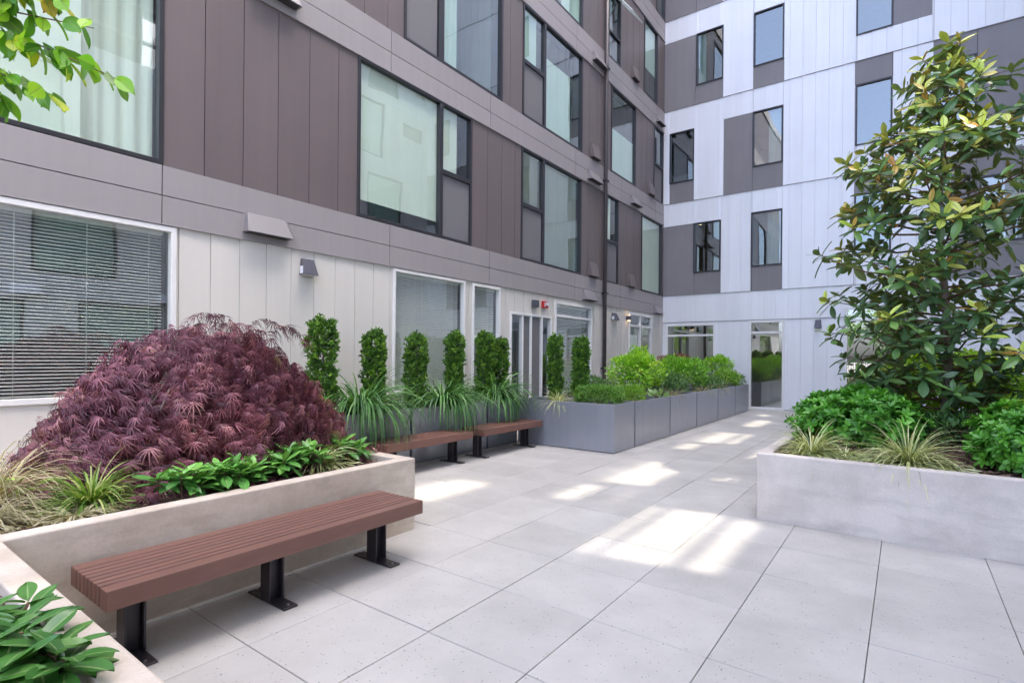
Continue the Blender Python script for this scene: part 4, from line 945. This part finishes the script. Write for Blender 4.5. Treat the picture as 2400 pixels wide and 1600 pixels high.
# --- rosettes of broad leaves
def rosettes(name, pts, mat, lab, size, per, tm, spread=.0, cat='plant', grp=None, z0=.57, els=(.15, 1.05)):
    cx = sum(p[0] for p in pts) / len(pts); cy = sum(p[1] for p in pts) / len(pts)
    t = empty(name, (cx, cy, z0)); tag(t, lab, cat, grp); PP, DD, NN, SS, RD = [], [], [], [], []; mb = MB()
    for (x, y, z) in pts:
        n = per + int(rng.integers(-2, 3)); a = np.arange(n) * 2.399 + rng.random() * 6; u = np.arange(n) / n
        el_ = els[0] + (els[1] - els[0]) * u + rng.normal(0, .12, n); lx, ly = rng.normal(0, .14, 2)
        D = np.stack([np.cos(a) * np.cos(el_) + lx, np.sin(a) * np.cos(el_) + ly, np.sin(el_)], 1)
        PP.append(np.tile([x, y, z], (n, 1)) + D * .012 - UP * (.035 * (1 - u))[:, None]); DD.append(D); NN.append(UP[None] * np.cos(el_)[:, None] - np.stack([np.cos(a), np.sin(a), np.zeros(n)], 1) * np.sin(el_)[:, None] + rng.normal(0, .12, (n, 3)))
        SS.append(rng.uniform(size[0], size[1], n) * (1 - .25 * u)); RD.append(np.clip(.35 + .4 * u + rng.normal(0, .18, n), 0, 1))
        mb.tube([(cx, cy, z0 + .005), (x * .7 + cx * .3, y * .7 + cy * .3, z0 + .03), (x, y, z)], [.008, .006, .005], 6)
    scatter('leaves', tm, *map(np.concatenate, (PP, DD, NN, SS)), mat, t, np.concatenate(RD))
    mb.build('stem', M['twig'], t)
broad = [leaf_tmpl(.165, 6, .22, .30, .58), leaf_tmpl(.15, 6, .15, .15, .56), leaf_tmpl(.175, 6, .25, .42, .6)]
wide0 = [leaf_tmpl(.20, 6, .2, .25, .6), leaf_tmpl(.185, 6, .12, .12, .58), leaf_tmpl(.21, 6, .25, .38, .62)]
k = 0
rl = ['bright broad leafed rosette plant nearest the bench end of the maple planter', 'broad leafed rosette plant beside the first one along the rim', 'broad leafed rosette plant in the middle of the concrete rim', 'broad leafed rosette plant under the maple, fourth along the rim', 'broad leafed rosette plant near the pale grass tuft', 'small broad leafed plant in the far corner of the maple planter']
for (x, y, m_) in ((-3.68, 1.50, 5), (-3.70, 1.76, 5), (-3.72, 2.02, 6), (-3.76, 2.26, 6), (-3.84, 2.48, 5), (-3.98, 3.0, 6)):
    pts = [(x + rng.uniform(-.14, .08), y + rng.uniform(-.13, .13), .65 + rng.uniform(.0, .09)) for _ in range(m_ + 2)]
    rosettes('rosette_plant', pts, L['skimmia'], rl[k], (.13, .18), 10, wide0, els=(-.1, .85), grp='broad leafed rosette plants along the rim'); k += 1
wide = [leaf_tmpl(.235, 7, .2, .25, .55), leaf_tmpl(.22, 7, .28, .14, .55), leaf_tmpl(.245, 7, .15, .34, .57)]
pts = [(-2.26 + .075 * i + rng.uniform(-.04, .04), .10 + .115 * j + rng.uniform(-.04, .04), .665 + rng.uniform(-.02, .06)) for i in range(7) for j in range(4)]
rosettes('broad_leaf_plant', pts, L['bigleaf'], 'big glossy broad leafed plant at the bottom left corner', (.12, .16), 9, wide, z0=.56, els=(-.25, .75))
# fern
t = empty('fern', (-4.52, 1.02, .57)); tag(t, 'small bright fern between the tan grass and the maple', 'fern')
PP, DD, NN, SS = [], [], [], []; mb = MB()
for q in range(11):
    a = rng.uniform(0, 6.28); path = []; e = rng.uniform(.7, 1.3); p = np.array([-4.52, 1.02, .57])
    for s in range(13):
        d = np.array([math.cos(a) * math.cos(e), math.sin(a) * math.cos(e), math.sin(e)]); p = p + d * .027; e -= .11; path.append(tuple(p))
        if s > 1:
            sd_ = np.array([-math.sin(a), math.cos(a), 0])
            for sg in (-1, 1): PP.append(p); DD.append(sd_ * sg + d * .45 - UP * .15); NN.append(UP + .1); SS.append(.075 * (1 - (s / 13) ** 1.5) + .012)
    mb.tube(path, .0018, 4)
scatter('fronds', leaf_tmpl3(.17, 3), PP, DD, NN, SS, L['fern'], t); mb.build('stem', M['twig'], t)

# --- magnolia
def magnolia():
    bx, by, bz = .38, 8.24, .56
    t = empty('magnolia', (bx, by, bz)); tag(t, 'young glossy magnolia tree with brown leaf undersides in the concrete planter', 'tree')
    mb = MB(); tip = 4.78
    def trunk(z): return np.array([bx + .04 * math.sin(z * 1.7) - .005 * z, by + .03 * math.sin(z * 1.3 + 1), bz + z])
    zz = np.linspace(0, tip - .1, 18); mb.tube([tuple(trunk(z)) for z in zz], list(np.interp(zz, [0, .15, 1, 3, tip], [.085, .058, .046, .026, .007])), 10)
    PP, DD, NN, SS, RD = [], [], [], [], []; brm = MB()
    rs = np.random.default_rng(5)
    def whorl(p, ax, n, big, young):
        ax = ax / np.linalg.norm(ax); t1 = np.cross(ax, rs.normal(size=3)); t1 /= np.linalg.norm(t1); t2 = np.cross(ax, t1); a0 = rs.random() * 6
        for j in range(n):
            a = a0 + j * 2.4; u = j / n; el = -.25 + 1.25 * u + rs.normal(0, .15)
            rd = t1 * math.cos(a) + t2 * math.sin(a); D = rd * math.cos(el) + ax * math.sin(el) - UP * (.22 * (1 - u))
            PP.append(p - ax * (.10 * (1 - u))); DD.append(D); NN.append(ax * math.cos(el) - rd * math.sin(el) + rs.normal(0, .18, 3)); SS.append(rs.uniform(*big) * (1 - .3 * u))
            yg = young and u > .45; RD.append(rs.uniform(.9, 1) if yg else rs.uniform(0, .86))
    def rmax(z):   # crown radius by height above soil
        return np.interp(z, [.25, .6, 1.1, 1.9, 2.5, 3.1, 3.6, 4.1, 4.6, 4.9], [.75, 1.05, 1.2, 1.24, 1.22, .95, .78, .52, .32, .1])
    nb = 88
    for i in range(nb):
        z = .32 + (tip - .45) * (i / nb) ** 1.12; a = i * 2.399 + rs.normal(0, .25); R0 = rmax(z + .25) * rs.uniform(.62, 1.14) * (1 + .13 * math.sin(3 * a + 2.2 * z))
        p0 = trunk(z); e = rs.uniform(.15, .55) + .35 * (z / tip); d = np.array([math.cos(a), math.sin(a), 0]); path = [p0]; p = p0.copy(); st = 5; rr = R0 / st
        for s in range(st):
            p = p + d * rr + UP * rr * math.tan(e) * (.35 + .25 * s / st) + rs.normal(0, .025, 3); path.append(p.copy())
        brm.tube([tuple(q) for q in path], list(np.linspace(.017 if z < 3 else .010, .0045, st + 1)), 6)
        hi = z > 2.3; up_ = d * .5 + UP * .9
        whorl(path[-1], up_ + rs.normal(0, .25, 3), 10, (.165, .265), hi or rs.random() < .35)
        for s in (2, 3, 4):
            if s / st * R0 < .22: continue
            for sg in (-1, 1):
                if rs.random() < .25: continue
                sd_ = np.array([-d[1], d[0], 0]) * sg; ln = rs.uniform(.12, .32) * (1 - .3 * (s == 2)); q0 = path[s]; q1 = q0 + sd_ * ln * .8 + d * ln * .5 + UP * ln * rs.uniform(.1, .7)
                brm.tube([tuple(q0), tuple((q0 + q1) / 2 + UP * .01), tuple(q1)], [.006, .005, .0035], 5)
                whorl(q1, (sd_ * .4 + d * .4 + UP * .8) + rs.normal(0, .3, 3), 8, (.15, .25), hi and rs.random() < .5 or rs.random() < .15)
    whorl(trunk(tip), UP + .1, 9, (.17, .26), True); whorl(trunk(tip - .22), UP + .2, 9, (.18, .26), True)
    scatter('crown', [leaf_tmpl(.205, 6, .22, .16, .55), leaf_tmpl(.19, 6, .3, .30, .53), leaf_tmpl(.21, 6, .12, .04, .55)], PP, DD, NN, SS, L['magnolia'], t, np.array(RD))
    mb.build('trunk', M['bark'], t, smooth=True); brm.build('limbs', M['twig'], t, smooth=True)
    print('magnolia leaves', len(PP))
magnolia()

# --- overhanging branch of a tree left of the frame
def left_tree():
    bx, by, bz = -4.3, -.55, .56
    t = empty('young_tree', (bx, by, bz)); tag(t, 'light green leafy branch reaching in at the top left corner', 'tree')
    mb = MB(); mb.tube([(bx, by, bz), (bx + .05, by + .05, 1.7), (bx + .02, by + .1, 2.9), (bx - .05, by + .1, 4.2)], [.07, .055, .045, .03], 10); mb.build('trunk', M['bark'], t, smooth=True)
    brm = MB(); PP, DD, NN, SS, RD = [], [], [], [], []; rs = np.random.default_rng(9)
    ends = [((-3.6, .36, 3.02), (-2.84, .90, 2.72)), ((-3.6, .36, 3.02), (-2.93, .82, 2.95)), ((-3.5, .42, 2.95), (-3.02, .76, 2.80)), ((-3.5, .35, 2.80), (-3.05, .72, 2.62)), ((-3.55, .34, 3.1), (-3.10, .70, 3.12)), ((-3.5, .40, 3.0), (-3.02, .72, 3.06)),
            ((-3.55, .30, 2.75), (-3.24, .58, 2.62)), ((-3.6, .30, 3.2), (-3.0, .75, 3.2)), ((-3.9, .0, 3.4), (-3.7, -.2, 2.9)), ((-3.9, .0, 3.4), (-3.4, .3, 3.5))]
    brm.tube([(bx, by + .1, 2.7), (-3.95, -.1, 3.0), (-3.6, .36, 3.05)], [.022, .014, .009], 7)
    for k, (a, b) in enumerate(ends):
        a = np.array(a); b = np.array(b); m_ = (a + b) / 2 + UP * .05; brm.tube([tuple(a), tuple(m_), tuple(b)], [.006, .004, .002], 5)
        n = 30 if k not in (1, 7) else 16
        for j in range(n):
            u = .12 + .9 * j / n; p = a * (1 - u) + b * u + UP * (.05 * math.sin(u * 3)) + rs.normal(0, .012, 3); d = (b - a) / np.linalg.norm(b - a)
            s_ = np.cross(d, UP) * (1 if j % 2 else -1); PP.append(p); DD.append(d * .5 + s_ * .5 - UP * rs.uniform(.2, 1.2) + rs.normal(0, .3, 3)); NN.append(UP + rs.normal(0, .6, 3)); SS.append(rs.uniform(.07, .125)); RD.append(rs.random())
    scatter('crown', [leaf_tmpl(.30, 6, .25, .25, .6), leaf_tmpl(.27, 6, .4, .35, .58), leaf_tmpl(.32, 6, .1, .4, .62)], PP, DD, NN, SS, L['branch'], t, np.array(RD))
    brm.build('limbs', M['twig'], t, smooth=True)
left_tree()

# --- behind the viewpoint: street trees and a fence that the far glass reflects
def street_tree(x, y, h, r, seed, lab):
    t = empty('street_tree', (x, y, 0)); tag(t, lab, 'tree', 'street trees beyond the fence')
    mb = MB(); mb.tube([(x, y, 0), (x + .05, y, h * .35), (x, y + .05, h * .6)], [.12, .09, .06], 8)
    for q in range(6): a = q * 1.05; mb.tube([(x, y, h * .4), (x + r * .35 * math.cos(a), y + r * .35 * math.sin(a), h * .6), (x + r * .7 * math.cos(a), y + r * .7 * math.sin(a), h * .78)], [.05, .03, .012], 5)
    mb.build('trunk', M['bark'], t, smooth=True)
    n = 2600; v = sph(n); P = np.array([x, y, h * .68]) + v * np.array([r, r, h * .34]) * (rng.random((n, 1)) ** .4) * (1 + .2 * np.sin(5 * v[:, 0:1] + seed) + .15 * np.sin(7 * v[:, 2:3] + 2 * seed))
    scatter('crown', leaf_tmpl3(.3), P, rng.normal(size=(n, 3)) - UP * .4, rng.normal(size=(n, 3)) + UP, rng.uniform(.10, .2, n), L['street'], t)
street_tree(-4.5, -11, 5.5, 2.0, 1, 'street tree behind the fence, nearest the brown wing')
street_tree(-1.0, -13, 6.5, 2.3, 2, 'tallest street tree behind the fence')
street_tree(2.2, -11.5, 5.0, 1.9, 3, 'street tree behind the fence, nearest the opposite wing')
fe = empty('metal_fence', (-1, -7, 0)); tag(fe, 'black metal picket fence across the street end of the courtyard', 'fence')
mb = MB()
for z in (.15, 1.75): mb.box(-6.5, 4.4, -7.02, -6.98, z, z + .045)
mb.build('rail', M['steel'], fe)
mb = MB()
for i in range(84): mb.box(-6.45 + .13 * i, -6.43 + .13 * i, -7.01, -6.99, .196, 1.7495)
o_ = mb.build('pickets', M['steel'], fe); tag(o_, kind='stuff')
